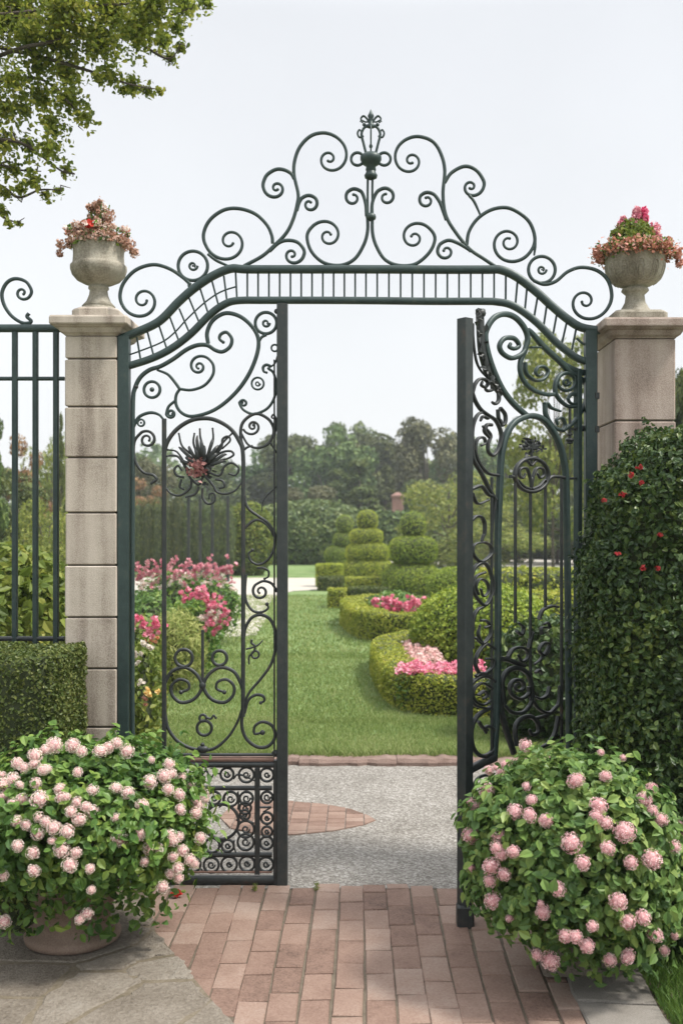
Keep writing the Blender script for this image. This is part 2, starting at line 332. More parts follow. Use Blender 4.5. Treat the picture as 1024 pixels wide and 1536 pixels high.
def blob(c, r, e=1.0, lump=0.06, ls=5.0, seed=0, nu=40, nv=22, zmin=None):
    """superellipsoid surface (e<1 is boxier) with an uneven outline -> verts, quads"""
    th = np.linspace(0, PI, nv); ph = np.arange(nu)*2*PI/nu
    sp = lambda a: np.sign(a)*np.abs(a)**e
    tt, pp = np.meshgrid(th, ph, indexing='ij')
    d = np.stack([sp(np.sin(tt))*sp(np.cos(pp)), sp(np.sin(tt))*sp(np.sin(pp)), sp(np.cos(tt))], -1).reshape(-1, 3)
    V = d*np.asarray(r); V = V*(1+lump*nz(V+np.asarray(c), ls, seed))[:, None]+np.asarray(c)
    if zmin is not None: V[:, 2] = np.maximum(V[:, 2], zmin)
    q = np.array([[i*nu+j, (i+1)*nu+j, (i+1)*nu+(j+1) % nu, i*nu+(j+1) % nu] for i in range(nv-1) for j in range(nu)])
    return V, q
def hedge(path, w, z0, z1, rnd=0.06, lump=0.012, ls=9, seed=0, closed=False, step=0.12):
    """clipped hedge swept along a ground path -> verts, quads (capped by shrinking end rings)"""
    P = np.asarray(path, float)
    L = np.concatenate([[0], np.cumsum(np.linalg.norm(np.diff(P, axis=0), axis=1))]); k = max(4, int(L[-1]/step))
    s = np.linspace(0, L[-1], k); P = np.stack([np.interp(s, L, P[:, 0]), np.interp(s, L, P[:, 1])], 1)
    T = np.gradient(P, axis=0); T /= np.linalg.norm(T, axis=1)[:, None]; B = np.stack([-T[:, 1], T[:, 0]], 1)
    h = z1-z0; a = w/2
    prof = [(-a, 0), (-a, h*.35), (-a, h*.7), (-a, h-rnd), (-a+rnd*.3, h-rnd*.3), (-a+rnd, h), (-a*.35, h), (a*.35, h), (a-rnd, h), (a-rnd*.3, h-rnd*.3), (a, h-rnd), (a, h*.7), (a, h*.35), (a, 0)]
    rings = [(i, 1.0, 0.0) for i in range(k)]
    e = rnd*.7; ends0 = [(0, 0.0, -1.0), (0, 0.55, -0.97), (0, 0.9, -0.5)]; ends1 = [(k-1, 0.9, 0.5), (k-1, 0.55, 0.97), (k-1, 0.0, 1.0)]
    R = ends0+rings+ends1; V = []
    for i, sc, o in R:
        for x, z in prof:
            q = P[i]+B[i]*x*(sc if o else 1)+T[i]*o*e
            zz = z0+(z if not o else h/2+(z-h/2)*(0.9+0.1*sc) if sc else h/2+(z-h/2)*.88)
            V.append((q[0], q[1], zz))
    V = np.array(V); m = len(prof)
    c = V+lump*nz(V, ls, seed)[:, None]*np.array([1, 1, .9])*1.0; c[:, 2] = np.maximum(c[:, 2], z0)
    q = np.array([[i*m+j, (i+1)*m+j, (i+1)*m+j+1, i*m+j+1] for i in range(len(R)-1) for j in range(m-1)])
    return c, q
def sample(V, q, n):
    t = np.concatenate([q[:, [0, 1, 2]], q[:, [0, 2, 3]]]); a, b, c = V[t[:, 0]], V[t[:, 1]], V[t[:, 2]]
    N = np.cross(b-a, c-a); ar = np.linalg.norm(N, axis=1); ok = ar > 1e-10; t = t[ok]; a, b, c, N, ar = a[ok], b[ok], c[ok], N[ok], ar[ok]
    i = rng.choice(len(t), n, p=ar/ar.sum()); u, v = rng.random(n), rng.random(n); fl = u+v > 1; u[fl], v[fl] = 1-u[fl], 1-v[fl]
    N = N/ar[:, None]; P = a[i]+u[:, None]*(b-a)[i]+v[:, None]*(c-a)[i]
    return P, N[i]
def outward(P, N, c):
    s = np.sign(((P-np.asarray(c))*N).sum(1)); s[s == 0] = 1; return N*s[:, None]
def sprigs(mb, solids, n, k, size, out, mi=0, T=T6, keep=None):
    """young shoots standing proud of a shrub's surface, each a small whorl of leaves on a short stem"""
    for V, q in solids:
        P, N = sample(V, q, n); N = outward(P, N, V.mean(0)); N = N+np.array([0, 0, .45]); N /= np.linalg.norm(N, axis=1)[:, None]
        if keep is not None: kk = keep(P); P, N = P[kk], N[kk]
        m = len(P); L = out*(.25+1.1*rng.random(m)); dirs = rng.normal(size=(m, k, 3))*.75+N[:, None]*.7; dirs /= np.linalg.norm(dirs, axis=2)[..., None]
        t = rng.random((m, k, 1)); pos = P[:, None]+N[:, None]*L[:, None, None]*(.2+.9*t)+dirs*size*.5
        sz = np.repeat(rsize(m, size, .3), k)*(.75+.4*rng.random(m*k)); leaves(mb, pos.reshape(-1, 3), (N[:, None]*.9+dirs*.5).reshape(-1, 3), sz, T, .35, mi)
def plant(name, label, cat, solids, dens, size, mats, group=None, T=T4, jit=0.6, depth=0.05, shrink=0.04, loc=None, down=0.0, core=True, sprig=None, keep=None):
    """one plant: leafy shell over a twiggy inner mass. solids = list of (verts, quads)"""
    mb = MB()
    for V, q in solids:
        c = V.mean(0); e1, e2 = V[q[:, 1]]-V[q[:, 0]], V[q[:, 2]]-V[q[:, 0]]; area = np.linalg.norm(np.cross(e1, e2), axis=1).sum()
        n = int(area*dens); P, N = sample(V, q, n); N = outward(P, N, c)
        if keep is not None:
            k = keep(P); P, N = P[k], N[k]; n = len(P)
        P = P+N*((rng.random(n)-0.75)*depth)[:, None]
        leaves(mb, P, N, rsize(n, size), T, jit, 0, down)
        if core:
            vn = V-c; vn /= np.linalg.norm(vn, axis=1)[:, None]+1e-9
            mb.add(V-vn*shrink, q, 1, True)
    if sprig: sprigs(mb, solids, *sprig)
    o = mb.build(name, [mats, 'core'], loc=loc); return tag(o, label, cat, group)
# ---------------------------------------------------------------- GROUND AND PAVING (setting)
def sheet(name, pts, z, mat):
    mb = MB(); mb.add([(x, y, z) for x, y in pts], [list(range(len(pts)))]); o = mb.build(name, mat, loc=(0, 0, 0)); o['kind'] = 'structure'; return o
def rect(x0, x1, y0, y1): return [(x0, y0), (x1, y0), (x1, y1), (x0, y1)]
sheet('ground', rect(-400, 400, -20, 900), -0.05, 'lawn')
sheet('paving_bed', rect(-6, 6, -3, 6.9), 0.006, 'jointsoil')
M['jointfill'] = stonemat('mossy_joint_fill', [(0.2, (0.07, 0.06, 0.038)), (0.5, (0.15, 0.125, 0.09)), (0.85, (0.22, 0.19, 0.145))], 9, 90)
sheet('joint_fill', [(-4, 4.5), (-.86, 4.30), (-.80, 4.10), (-.42, 3.36), (-.1, 2.75), (.4, 1.7), (-4, 1.7)], 0.0135, 'jointfill')
gv = [(-5, 4.60)]+[(x, 4.60) for x in np.linspace(-1.6, 1.6, 9)]+[(5, 4.60), (5, 6.98), (-5, 6.98)]
sheet('gravel_path', gv, 0.010, 'gravel')
lawn_o = sheet('lawn', rect(-30, 30, 7.06, 80), 0.02, 'lawn')
def strip(name, px, z, mat):
    return sheet(name, [tuple(G(x, y)[:2]) for x, y in px], z, mat)
strip('garden_path', [(150, 868), (470, 868), (484, 872), (484, 886), (440, 888), (420, 893), (408, 900), (402, 912), (398, 932), (384, 955), (300, 962), (150, 966)], 0.028, 'sandpath')
strip('cross_path', [(560, 838), (1500, 838), (1500, 851), (560, 851)], 0.028, 'sandpath')
strip('earth_bed', [(330, 836.5), (545, 836.5), (545, 846), (330, 846)], 0.03, 'redsoil')
# kerb: rough edging stones between gravel and lawn
mb = MB(); x = -4.0
while x < 4.0:
    L = 0.35+0.4*rng.random(); V = []
    y0, y1 = 6.965+0.012*rng.normal(), 7.10; zt = 0.05+0.006*rng.normal()
    n = 10
    for i in range(n+1):
        xx = x+L*i/n*0.995; a = 0.012*rng.normal(); b = 0.005*rng.normal()
        V += [(xx, y0+a, -0.03), (xx, y0+a, zt-0.02), (xx, y0+a+0.018, zt+b), (xx, y1, zt+b), (xx, y1+.01, -0.03)]
    q = [[i*5+j, (i+1)*5+j, (i+1)*5+j+1, i*5+j+1] for i in range(n) for j in range(4)]
    mb.add(V, np.array(q), 0, False); mb.add(V[:5], [[0, 1, 2, 3, 4]]); mb.add(V[-5:], [[4, 3, 2, 1, 0]]); x += L
o = mb.build('kerb', 'kerb', loc=(0, 7, 0)); o['kind'] = 'structure'
# brick paving, laid as real bricks
def brick(mb, x0, x1, y0, y1, zt, ch=0.0045, zb=-0.03, clip=None):
    t = 0.0010*rng.normal(size=4); j = lambda: 0.0012*rng.normal()
    c = [(x0+j(), y0+j()), (x1+j(), y0+j()), (x1+j(), y1+j()), (x0+j(), y1+j())]
    poly_prism(mb, c, zt, t, ch, zb)
def poly_prism(mb, c, zt, t, ch, zb, jag=0):
    c = np.array(c, float); k = len(c); m = c.mean(0); d = m-c; d /= np.linalg.norm(d, axis=1)[:, None]
    V = [(*p, zb) for p in c]+[(*p, zt-ch*.8+e) for p, e in zip(c, t)]+[(*(p+q*ch*1.4), zt+e) for p, q, e in zip(c, d, t)]
    q = [[j, (j+1) % k, k+(j+1) % k, k+j] for j in range(k)]+[[k+j, k+(j+1) % k, 2*k+(j+1) % k, 2*k+j] for j in range(k)]
    mb.add(V, q+[list(range(2*k, 3*k))])
mb = MB(); bw, bl, jt = 0.1055, 0.207, 0.0062
edge = lambda y: -0.418-(y-3.367)*0.513      # diagonal edge against the flagstones
for i in range(-11, 7):
    x0 = 0.012+i*bw; oy = (0.5 if i % 2 else 0)*bl+0.02*rng.normal()
    y = 1.2+oy
    while y < 4.66:
        y1 = min(y+bl, 4.648+0.012*math.sin(i*2.1))
        if y1-y > 0.05 and x0 < 0.70 and x0+bw*.9 > max(edge(y+bl*.5), -0.86) :
            wob = 0.006*math.sin(y*2.2+i)
            brick(mb, x0+jt/2+wob, min(x0+bw, .722)-jt/2+wob, y+jt/2, y1-jt/2, 0.012)
        y += bl
o = mb.build('brick_paving', 'brick', loc=(0, 4, 0)); o['kind'] = 'structure'
# brick patch let into the gravel
mb = MB()
P0 = [tuple(G(x, y)[:2]) for x, y in ((330, 1230), (345, 1214), (385, 1205), (430, 1205), (480, 1209), (525, 1217), (550, 1226), (563, 1234), (545, 1241), (500, 1250), (440, 1256), (390, 1256), (345, 1246))]
def clip_poly(poly, f):            # Sutherland-Hodgman against a half plane f(p) >= 0
    out = []
    for i in range(len(poly)):
        a, b = poly[i], poly[(i+1) % len(poly)]; fa, fb = f(a), f(b)
        if fa >= 0: out.append(a)
        if (fa >= 0) != (fb >= 0):
            t = fa/(fa-fb); out.append((a[0]+(b[0]-a[0])*t, a[1]+(b[1]-a[1])*t))
    return out
ctr = np.mean(P0, axis=0)
def clip_convex(poly, R):
    for i in range(len(R)):
        a, b = R[i], R[(i+1) % len(R)]; n = (-(b[1]-a[1]), b[0]-a[0]); s = 1 if n[0]*(ctr[0]-a[0])+n[1]*(ctr[1]-a[1]) > 0 else -1
        poly = clip_poly(poly, lambda p: s*(n[0]*(p[0]-a[0])+n[1]*(p[1]-a[1])))
        if len(poly) < 3: return []
    return poly
for i in range(-12, 4):
    for j in range(14):
        x0, y0 = i*0.10+0.02, 5.30+j*0.075+(0.03 if i % 2 else 0)
        c = clip_convex([(x0+.002, y0+.002), (x0+.098, y0+.002), (x0+.098, y0+.073), (x0+.002, y0+.073)], P0)
        if len(c) >= 3: poly_prism(mb, c, 0.017+0.001*rng.normal(), np.zeros(len(c)), 0.003, 0.0)
o = mb.build('brick_inlay', 'brick', loc=(-0.3, 5.6, 0)); o['kind'] = 'structure'
# flagstones at the left, slabs at the right
mb = MB()
FL = [[(-160, 1404), (40, 1397), (190, 1392), (226, 1398), (205, 1420), (110, 1450), (-160, 1446)],
      [(-160, 1450), (108, 1455), (60, 1501), (-160, 1494)], [(114, 1455), (208, 1424), (230, 1402), (262, 1436), (203, 1447), (183, 1460), (122, 1462)],
      [(189, 1462), (206, 1450), (268, 1440), (281, 1457), (291, 1474), (219, 1476)], [(66, 1503), (118, 1465), (183, 1465), (213, 1479), (180, 1498), (98, 1542), (36, 1562)],
      [(90, 1552), (184, 1502), (217, 1481), (289, 1478), (316, 1505), (236, 1568), (130, 1620)], [(-160, 1498), (58, 1505), (20, 1572), (-160, 1620)],
      [(24, 1576), (84, 1556), (122, 1624), (-60, 1700)], [(243, 1567), (319, 1508), (350, 1540), (372, 1564), (300, 1640)], [(-160, 1348), (150, 1344), (228, 1350), (234, 1372), (224, 1394), (100, 1391), (-160, 1398)],
      [(126, 1630), (238, 1572), (296, 1644), (200, 1800), (60, 1800)]]
def refine(P, n=5, j=0.006):
    out = []
    for a, b in zip(P, np.roll(P, -1, 0)):
        for t in np.arange(n)/n: out.append(a+(b-a)*t+(rng.normal(size=2)*j if t else 0))
    return np.array(out)
for p in FL:
    P = refine(np.array([G(*q)[:2] for q in p])); poly_prism(mb, P, 0.016+0.003*rng.random(), 0.001*rng.normal(size=len(P)), 0.005, -0.03)
o = mb.build('flagstone_paving', 'flag', loc=(-1, 4, 0)); o['kind'] = 'structure'
mb = MB()
for p in ([(0.722, 3.50), (0.985, 3.475), (1.0, 3.83), (0.722, 3.83)], [(0.722, 3.10), (0.985, 3.08), (0.985, 3.465), (0.722, 3.49)], [(0.722, 2.6), (0.985, 2.6), (0.985, 3.07), (0.722, 3.09)], [(0.722, 3.842), (2.6, 3.842), (2.6, 4.64), (0.722, 4.64)]):
    P = refine(np.array(p), 5, 0.003); poly_prism(mb, P, 0.016+0.003*rng.random(), np.zeros(len(P)), 0.006, -0.03)
o = mb.build('stone_slabs', 'slab', loc=(1, 3.5, 0)); o['kind'] = 'structure'
sheet('grass_verge', rect(0.99, 4.5, 0.5, 3.835), 0.004, 'verge')
# grass: blades
def blades(mb, x0, x1, y0, y1, n, h, w, z, ymode=1.0):
    x = x0+(x1-x0)*rng.random(n); y = y0+(y1-y0)*rng.random(n)**ymode
    hh = h*(0.5+rng.random(n)); a = rng.random(n)*2*PI; ln = hh*(0.15+0.7*rng.random(n)); b = rng.random(n)*2*PI
    ww = w*(0.6+0.8*rng.random(n)); base = np.stack([x, y, np.full(n, z)], 1); du = np.stack([np.cos(a), np.sin(a), np.zeros(n)], 1)*ww[:, None]/2
    tip = base+np.stack([np.cos(b)*ln, np.sin(b)*ln, hh], 1); mid = base+np.stack([np.cos(b)*ln*.35, np.sin(b)*ln*.35, hh*.6], 1)
    V = np.stack([base-du, base+du, mid+du*.7, tip, mid-du*.7], 1).reshape(-1, 3)
    f = np.arange(n)[:, None]*5+np.array([[0, 1, 2, 3, 4]]); mb.add(V, f)
mb = MB(); blades(mb, -3.2, 2.2, 7.1, 8.6, 90000, 0.026, 0.0045, 0.018, 1.3); blades(mb, -4, 2.6, 8.4, 13, 90000, 0.028, 0.008, 0.018, 1.3); blades(mb, -6, 3.5, 12.5, 24, 60000, 0.035, 0.016, 0.018, 1.2)
blades(mb, -3.0, 2.2, 7.07, 7.2, 9000, 0.06, 0.006, 0.018)
mv = MB(); blades(mv, 0.992, 1.7, 2.5, 3.83, 16000, 0.05, 0.004, 0.004)
tag(mv.build('verge_grass', 'vergeblade', loc=(1.3, 3.2, 0)), kind='stuff')
tag(mb.build('lawn_grass', 'blade', loc=(0, 8, 0)), kind='stuff')
# ---------------------------------------------------------------- PILLARS AND URNS
def pillar(label, x0, x1, y0, y1, zt, joints, smat, capw, split=None):
    cx, cy, hx, hy = (x0+x1)/2, (y0+y1)/2, (x1-x0)/2, (y1-y0)/2
    t = thing('gate_pillar', label, 'pillar', (cx, cy, 0), 'stone gate pillars')
    mb = MB(); zs = [0.0]+joints+[zt]
    for a, b in zip(zs[:-1], zs[1:]):
        e = 0.0015*rng.normal()
        g = 0.0035
        sqprof(mb, cx, cy, hx+e, hy+e, [(-0.004, a+g if a else 0), (0, a+g+0.004 if a else 0.004), (0, b-g-0.004), (-0.004, b-g)], 0.006)
    sqprof(mb, cx, cy, hx-0.010, hy-0.010, [(0, 0.002), (0, zt-0.004)], 0.004, 1)
    mb.build('shaft', [smat, 'joint'], t)
    mb = MB(); c = capw
    sqprof(mb, cx, cy, hx, hy, [(0.0, zt-0.001), (0.004, zt+0.004), (c*.3, zt+0.012), (c*.5, zt+0.030), (c*.72, zt+0.035), (c*.76, zt+0.038), (c*.95, zt+0.042), (c, zt+0.047), (c, zt+0.072), (c*.94, zt+0.080), (-0.02, zt+0.086)], 0.008)
    mb.build('cap', smat, t)
    return cx, cy, zt+0.086
zj = lambda ys, d: sorted(H+(CY-y)*d/F for y in ys)
LX, LY, LZ = pillar('pale stone gate pillar of stacked blocks beside the iron fence', -1.302, -1.073, 4.62, 4.90, H+(CY-503)*4.62/F, zj((538, 610, 686, 769, 848, 926, 1003, 1091, 1170, 1250), 4.62), 'stone', 0.056)
RX, RY, RZ = pillar('pinkish stone gate pillar rising behind the tall dark shrub', 1.105, 1.371, 4.55, 4.896, H+(CY-507)*4.55/F, zj((631, 760, 890, 1020, 1150), 4.55), 'stone_pink', 0.056)
# thin mortar crack on a lower block
k = 0.00304
def urn(label, cx, cy, z0, prof, plinth, lob=None):
    t = thing('stone_urn', label, 'urn', (cx, cy, z0), 'stone urns on the gate pillars')
    mb = MB(); hb, hh = plinth
    if lob: sqprof(mb, cx, cy, hb, hb, [(-0.004, z0), (0, z0+.006), (0, z0+hh*.75), (-0.012, z0+hh), (-.045, z0+hh*1.12)], 0.02)
    else: sqprof(mb, cx, cy, hb, hb, [(-0.004, z0), (0, z0+.006), (0, z0+hh*.8), (-0.008, z0+hh)], 0.045)
    mb.build('plinth', 'urn' if lob else 'stone', t)
    mb = MB(); lathe(mb, (cx, cy, z0), prof, 72, 0, lob)
    if lob:
        zz = np.array([q[1] for q in prof[8:19]]); rr_ = np.array([q[0] for q in prof[8:19]])
        for kk in range(11):
            a0 = kk*2*PI/11+.1
            for wd, top, th in ((.24, .268, .0042), (.13, .245, .003)):
                u = np.linspace(-1, 1, 19); P = []
                for v in u:
                    z = .185+(top-.185)*(1-abs(v)**2.6); a = a0+wd*np.sign(v)*abs(v)**.8*(.55+.45*(1-abs(v)))
                    q = np.interp(z, zz, rr_)+.001; P.append((cx+q*math.cos(a), cy+q*math.sin(a), z0+z))
                tube3(mb, P, th, 0, 6)
    mb.build('bowl', 'urn', t)
p1 = [(26, 17), (26, 20), (23, 22), (24.5, 23), (18, 30), (14, 40), (13, 47), (15, 49), (15, 52), (13.5, 53), (14, 55), (22, 57), (32, 62), (39, 70), (41.5, 78), (41.5, 83), (39.5, 85), (38, 87), (37, 100), (38.5, 116), (39, 120), (35.5, 120), (34, 112), (0.1, 111)]
urn('round grey stone urn on the pale left-hand pillar', LX, LY, LZ, [(r*k, z*k) for r, z in p1], (0.105, 0.05))
p2 = [(30, 14), (30, 17), (25, 18), (20, 24), (15, 33), (13.5, 44), (17, 47), (20, 50), (19, 53), (14, 54), (16, 56), (24, 58), (33, 63), (39, 71), (42, 82), (43, 94), (43.5, 104), (45, 106), (45, 110), (41, 110), (39, 103), (0.1, 102)]
def lob(i, ph):
    a = max(0, 1-abs(i-13)/3.2) if i >= 11 else 0
    return 0.0*a*ph
LOBK = 1
urn('stone urn carved with petal shapes on the pinkish right-hand pillar', RX-0.005, RY-.02, RZ, [(r*k, z*k) for r, z in p2], (0.118, 0.048), lob)
def mound(mb, c, r, n, size, mi, T=T4, jit=0.8, hemi=True, fill=0.5):
    d = rng.normal(size=(n, 3)); d /= np.linalg.norm(d, axis=1)[:, None]
    if hemi: d[:, 2] = np.abs(d[:, 2])
    rad = (fill+(1-fill)*rng.random(n))[:, None]
    leaves(mb, np.asarray(c)+d*rad*np.asarray(r), d, rsize(n, size), T, jit, mi)
# left urn planting: loose dusty-salmon bedding plant
zl = LZ+116*k
t = thing('urn_flowers', 'tall loose clump of dusty salmon flowers filling the round grey urn', 'flowers', (LX, LY, zl), 'flowers planted in the urns')
mb = MB(); mound(mb, (LX, LY, zl-.02), (.13, .13, .09), 700, .022, 0, T6); mound(mb, (LX, LY, zl), (.075, .075, .17), 600, .02, 0, T6)
for a in range(5): tube3(mb, smooth([(LX, LY, zl-.02), (LX+.03*math.cos(a*1.3), LY+.03*math.sin(a*1.3), zl+.1), (LX+.05*math.cos(a*1.3), LY+.05*math.sin(a*1.3), zl+.18)]), .003)
mb.build('foliage', ['hyd'], t)
mb = MB(); mound(mb, (LX, LY, zl-.01), (.15, .14, .075), 1300, .012, 0, TP, fill=.75); mound(mb, (LX-.005, LY, zl+.02), (.08, .08, .13), 700, .012, 0, TP, fill=.6); mound(mb, (LX, LY, zl+.1), (.05, .05, .12), 300, .011, 0, TP, fill=.4)
for (dx, dz, r) in ((-.155, -.01, .03), (-.165, -.05, .018), (.15, -.01, .035), (.17, -.05, .022), (.12, .01, .04), (.0, .165, .02), (-.03, .155, .018), (.06, .12, .03), (-.09, .07, .03), (.015, .18, .012)):
    mound(mb, (LX+dx, LY-.04, zl+dz), (r, r, r), 90, .011, 0, TP, hemi=False)
for k3 in range(90):
    a = rng.random()*2*PI; rr = .15*rng.random()**.5; z = .06+.17*max(0, 1-rr/.09)*rng.random()-.3*max(0, rr-.12)
    mound(mb, (LX+rr*math.cos(a), LY+rr*math.sin(a)*.9-.02, zl+z), (.013,)*3, 26, .010, int(rng.integers(0, 4)), TP, hemi=False)
mb.build('blossoms', ['dried', 'pinkpale', 'salmon', 'hyd'], t)
mb = MB(); mound(mb, (LX-.01, LY-.13, zl+.055), (.02, .02, .02), 60, .014, 0, TP, hemi=False); mb.build('blossom', ['red'], t)
# right urn planting: green dome with a frilled pink ring and two spikes
zr = RZ+106*k; x0 = RX-.005; y0 = RY-.02
t = thing('urn_flowers', 'green leafy dome with pink spikes above a frilled flower ring in the carved urn', 'flowers', (x0, y0, zr), 'flowers planted in the urns')
mb = MB(); mound(mb, (x0-.015, y0-.02, zr+.03), (.11, .10, .12), 1900, .02, 0, T6); mound(mb, (x0, y0, zr-.01), (.16, .15, .05), 900, .02, 0, T6); mb.build('foliage', ['bright'], t)
mb = MB(); a = rng.random(1500)*2*PI; rr = .150+.020*rng.normal(size=1500)
leaves(mb, np.stack([x0+rr*np.cos(a), y0+rr*np.sin(a), zr+.004+.018*rng.normal(size=1500)-.12*np.maximum(0, rr-.17)], 1), np.tile([0, -.3, 1.], (1500, 1)), rsize(1500, .015), TP, 1.0)
for dx, dz in ((-.18, -.005), (-.17, -.03), (.18, -.01), (.19, -.05)): mound(mb, (x0+dx, y0-.03, zr+dz), (.02, .02, .025), 70, .014, 0, TP, hemi=False)
a = rng.random(700)*2*PI; rr = .145+.022*rng.normal(size=700)
leaves(mb, np.stack([x0+rr*np.cos(a), y0+rr*np.sin(a), zr+.006+.018*rng.normal(size=700)], 1), np.tile([0, -.3, 1.], (700, 1)), rsize(700, .016), T6, 1.0, 1)
mb.build('blossom_ring', ['salmon', 'hyd'], t)
mb = MB()
for dx, dz, r in ((.0, .155, .022), (.0, .18, .018), (-.01, .13, .03), (.025, .125, .025), (-.07, .12, .02), (-.085, .08, .02), (.08, .10, .03), (.095, .06, .02), (-.06, .145, .012), (-.075, .05, .02)):
    mound(mb, (x0+dx, y0-.03, zr+dz), (r, r, r*1.2), 110, .013, 0, TP, hemi=False)
mb.build('blossom_spray', ['midpink'], t)
mb = MB()
for dz, r in ((.135, .016), (.155, .018), (.175, .016), (.19, .010)): mound(mb, (x0+.035, y0-.03, zr+dz), (r, r, r), 60, .013, 0, TP, hemi=False)
mb.build('flower_spike', ['hotpink'], t)
# ---------------------------------------------------------------- WROUGHT IRON
AP = Plane((-2, 4.65), (2, 4.65))            # archway and closed left leaf
RP = Plane((0.996, 4.67), (0.424, 4.187))    # right leaf, standing open towards the viewer
FP = Plane((-4, 4.76), (0, 4.76))            # side fence
def wire(pl, pts, w=0.0145, dep=0.016, taper=True, mb=None, n=5, end=0.0, closed=False):
    """a forged bar bent along pts in the plane pl"""
    own = mb or MB(); P2 = smooth(pts, n, closed); P = np.array([pl(x, y) for x, y in P2])
    tp = None
    if taper and not closed:
        s = np.linspace(0, 1, len(P)); tp = 1-0.30*np.clip((s-.55)/.45, 0, 1)
    tubemesh(own, P, pl.n, w, dep, tp, 0, closed, .42 if w > .022 else .6)
    if end: ball(own, P[-1], end)
    return own
def ring_pts(cx, cy, r, n=20, ex=1.0): return [(cx+r*ex*math.cos(a), cy+r*math.sin(a)) for a in np.arange(n)*2*PI/n]
def scroll(parent, pl, lead, c=None, r1=4, turns=1.3, sgn=1, w=0.0135, mat='iron', name='scroll', end=0.007, dep=0.016, taper=True):
    pts = spiral(lead, c, r1, turns, sgn) if c is not None else lead
    if c is None: return wire(pl, pts, w, dep, taper, end=end).build(name, mat, parent)
    D = smooth(pts, 10); jx = np.array(lead[-1], float)
    L_ = np.concatenate([[0], np.cumsum(np.linalg.norm(np.diff(D, axis=0), axis=1))]); m_ = int(L_[-1]/1.2)+2
    u_ = np.linspace(0, L_[-1], m_); Q = np.stack([np.interp(u_, L_, D[:, 0]), np.interp(u_, L_, D[:, 1])], 1)
    j_ = int(np.argmin(np.linalg.norm(Q-jx, axis=1))); a_, b_ = max(1, j_-9), min(m_-1, j_+9)
    for _ in range(25): Q[a_:b_] = .5*Q[a_:b_]+.25*(Q[a_-1:b_-1]+Q[a_+1:b_+1])
    return wire(pl, Q, w, dep, taper, end=end, n=1).build(name, mat, parent)
def ring(parent, pl, cx, cy, r, w=0.013, mat='iron', inner=0, dot=0, ex=1.0, name='ring'):
    mb = wire(pl, ring_pts(cx, cy, r, 20, ex), w, .015, False, closed=True, n=3)
    if inner:
        pts = spiral([(cx+inner*ex, cy)], (cx, cy), inner*.35, 1.15, 1); wire(pl, [(cx+(r-1)*ex, cy+1)]+pts if inner > r*.55 else pts, w*.75, .012, True, mb)
    if dot: ball(mb, pl(cx, cy), dot)
    return mb.build(name, mat, parent)
def vbar(mb, pl, x, y0, y1, w, dep=None, ch=0.003):
    p = pl(x, (y0+y1)/2); d = p[1]; z0, z1 = H+(CY-y1)*d/F, H+(CY-y0)*d/F
    obox(mb, p, pl.u, pl.n, w, dep or w, z0, z1, ch)
# ---- archway
A = thing('iron_archway', 'ornate dark green wrought iron archway with scrolled crest spanning both pillars', 'archway', (0, 4.65, 0))
TR = [(180, 509), (204, 499), (239, 482), (268, 453), (292, 432), (321, 413), (347, 403), (371, 404), (450, 404), (560, 404), (660, 404.5), (730, 404.5), (751, 405), (775, 416), (804, 438), (827, 459), (851, 479), (871, 491), (899, 496)]
BR = [(190, 550), (227, 538), (257, 523), (286, 501), (315, 472), (336, 457), (356, 451), (400, 450.5), (480, 450.5), (560, 451), (650, 452), (725, 452), (745, 453), (765, 457), (786, 469), (810, 489), (833, 513), (857, 532), (874, 541), (893, 544)]
wire(AP, TR, 0.034, 0.04, False, n=8).build('top_rail', 'iron', A)
wire(AP, BR, 0.030, 0.036, False, n=8).build('lower_rail', 'iron', A)
C2 = lambda x, y: (160+x/3.413, 280+y/3.413)
C3 = lambda x, y: (640+x/3.413, 280+y/3.413)
wire(AP, [C2(*p) for p in ((112, 862), (175, 840), (285, 795), (350, 745), (400, 690), (445, 645), (500, 595), (560, 552), (605, 530), (662, 512))], .007, .007, False).build('mid_rail', 'iron', A)
for a, b in (((112, 800), (117, 925)), ((155, 770), (177, 900)), ((210, 745), (245, 880)), ((270, 715), (312, 840)), ((325, 670), (372, 795)), ((372, 625), (427, 755)), ((420, 565), (474, 695)), ((480, 525), (522, 655)), ((540, 485), (574, 612)), ((600, 457), (616, 585)), ((660, 435), (667, 575))):
    wire(AP, [C2(*a), C2(*b)], .0085, .0085, False).build('bar', 'iron', A)
for x in list(np.arange(371, 560, 16.15))+list(np.arange(565.5, 750, 17.5)): wire(AP, [(x, 404), (x, 452)], .0085, .0085, False).build('bar', 'iron', A)
for a, b in (((403, 440), (402, 590)), ((463, 480), (452, 605)), ((512, 508), (500, 635)), ((567, 555), (547, 670)), ((615, 590), (596, 715)), ((665, 645), (642, 770)), ((714, 695), (689, 805)), ((762, 730), (739, 845)), ((817, 750), (808, 875))):
    wire(AP, [C3(*a), C3(*b)], .0095, .0095, False).build('bar', 'iron', A)
wire(AP, [C3(765, 775), C3(800, 805), C3(865, 832)], .010, .012, False).build('short_rail', 'iron', A)
mb = MB(); vbar(mb, AP, 186.5, 506, 1328, 0.050, 0.05); p = AP(186.5, 1328); sqprof(mb, p[0], p[1], .034, .034, [(0, 0.004), (0, .03), (-.006, .036)], .005); mb.build('post', 'iron', A)
mb = MB(); vbar(mb, AP, 885, 497, 1328, 0.052, 0.05); p = AP(885, 1328); sqprof(mb, p[0], p[1], .034, .034, [(0, 0.004), (0, .03), (-.006, .036)], .005); mb.build('post', 'iron', A)
mb = MB()
for y in (590, 640): vbar(mb, AP, 893, y, y+9, .02, .06)
mb.build('hinge', 'iron_dark', A)
WS = 0.0155
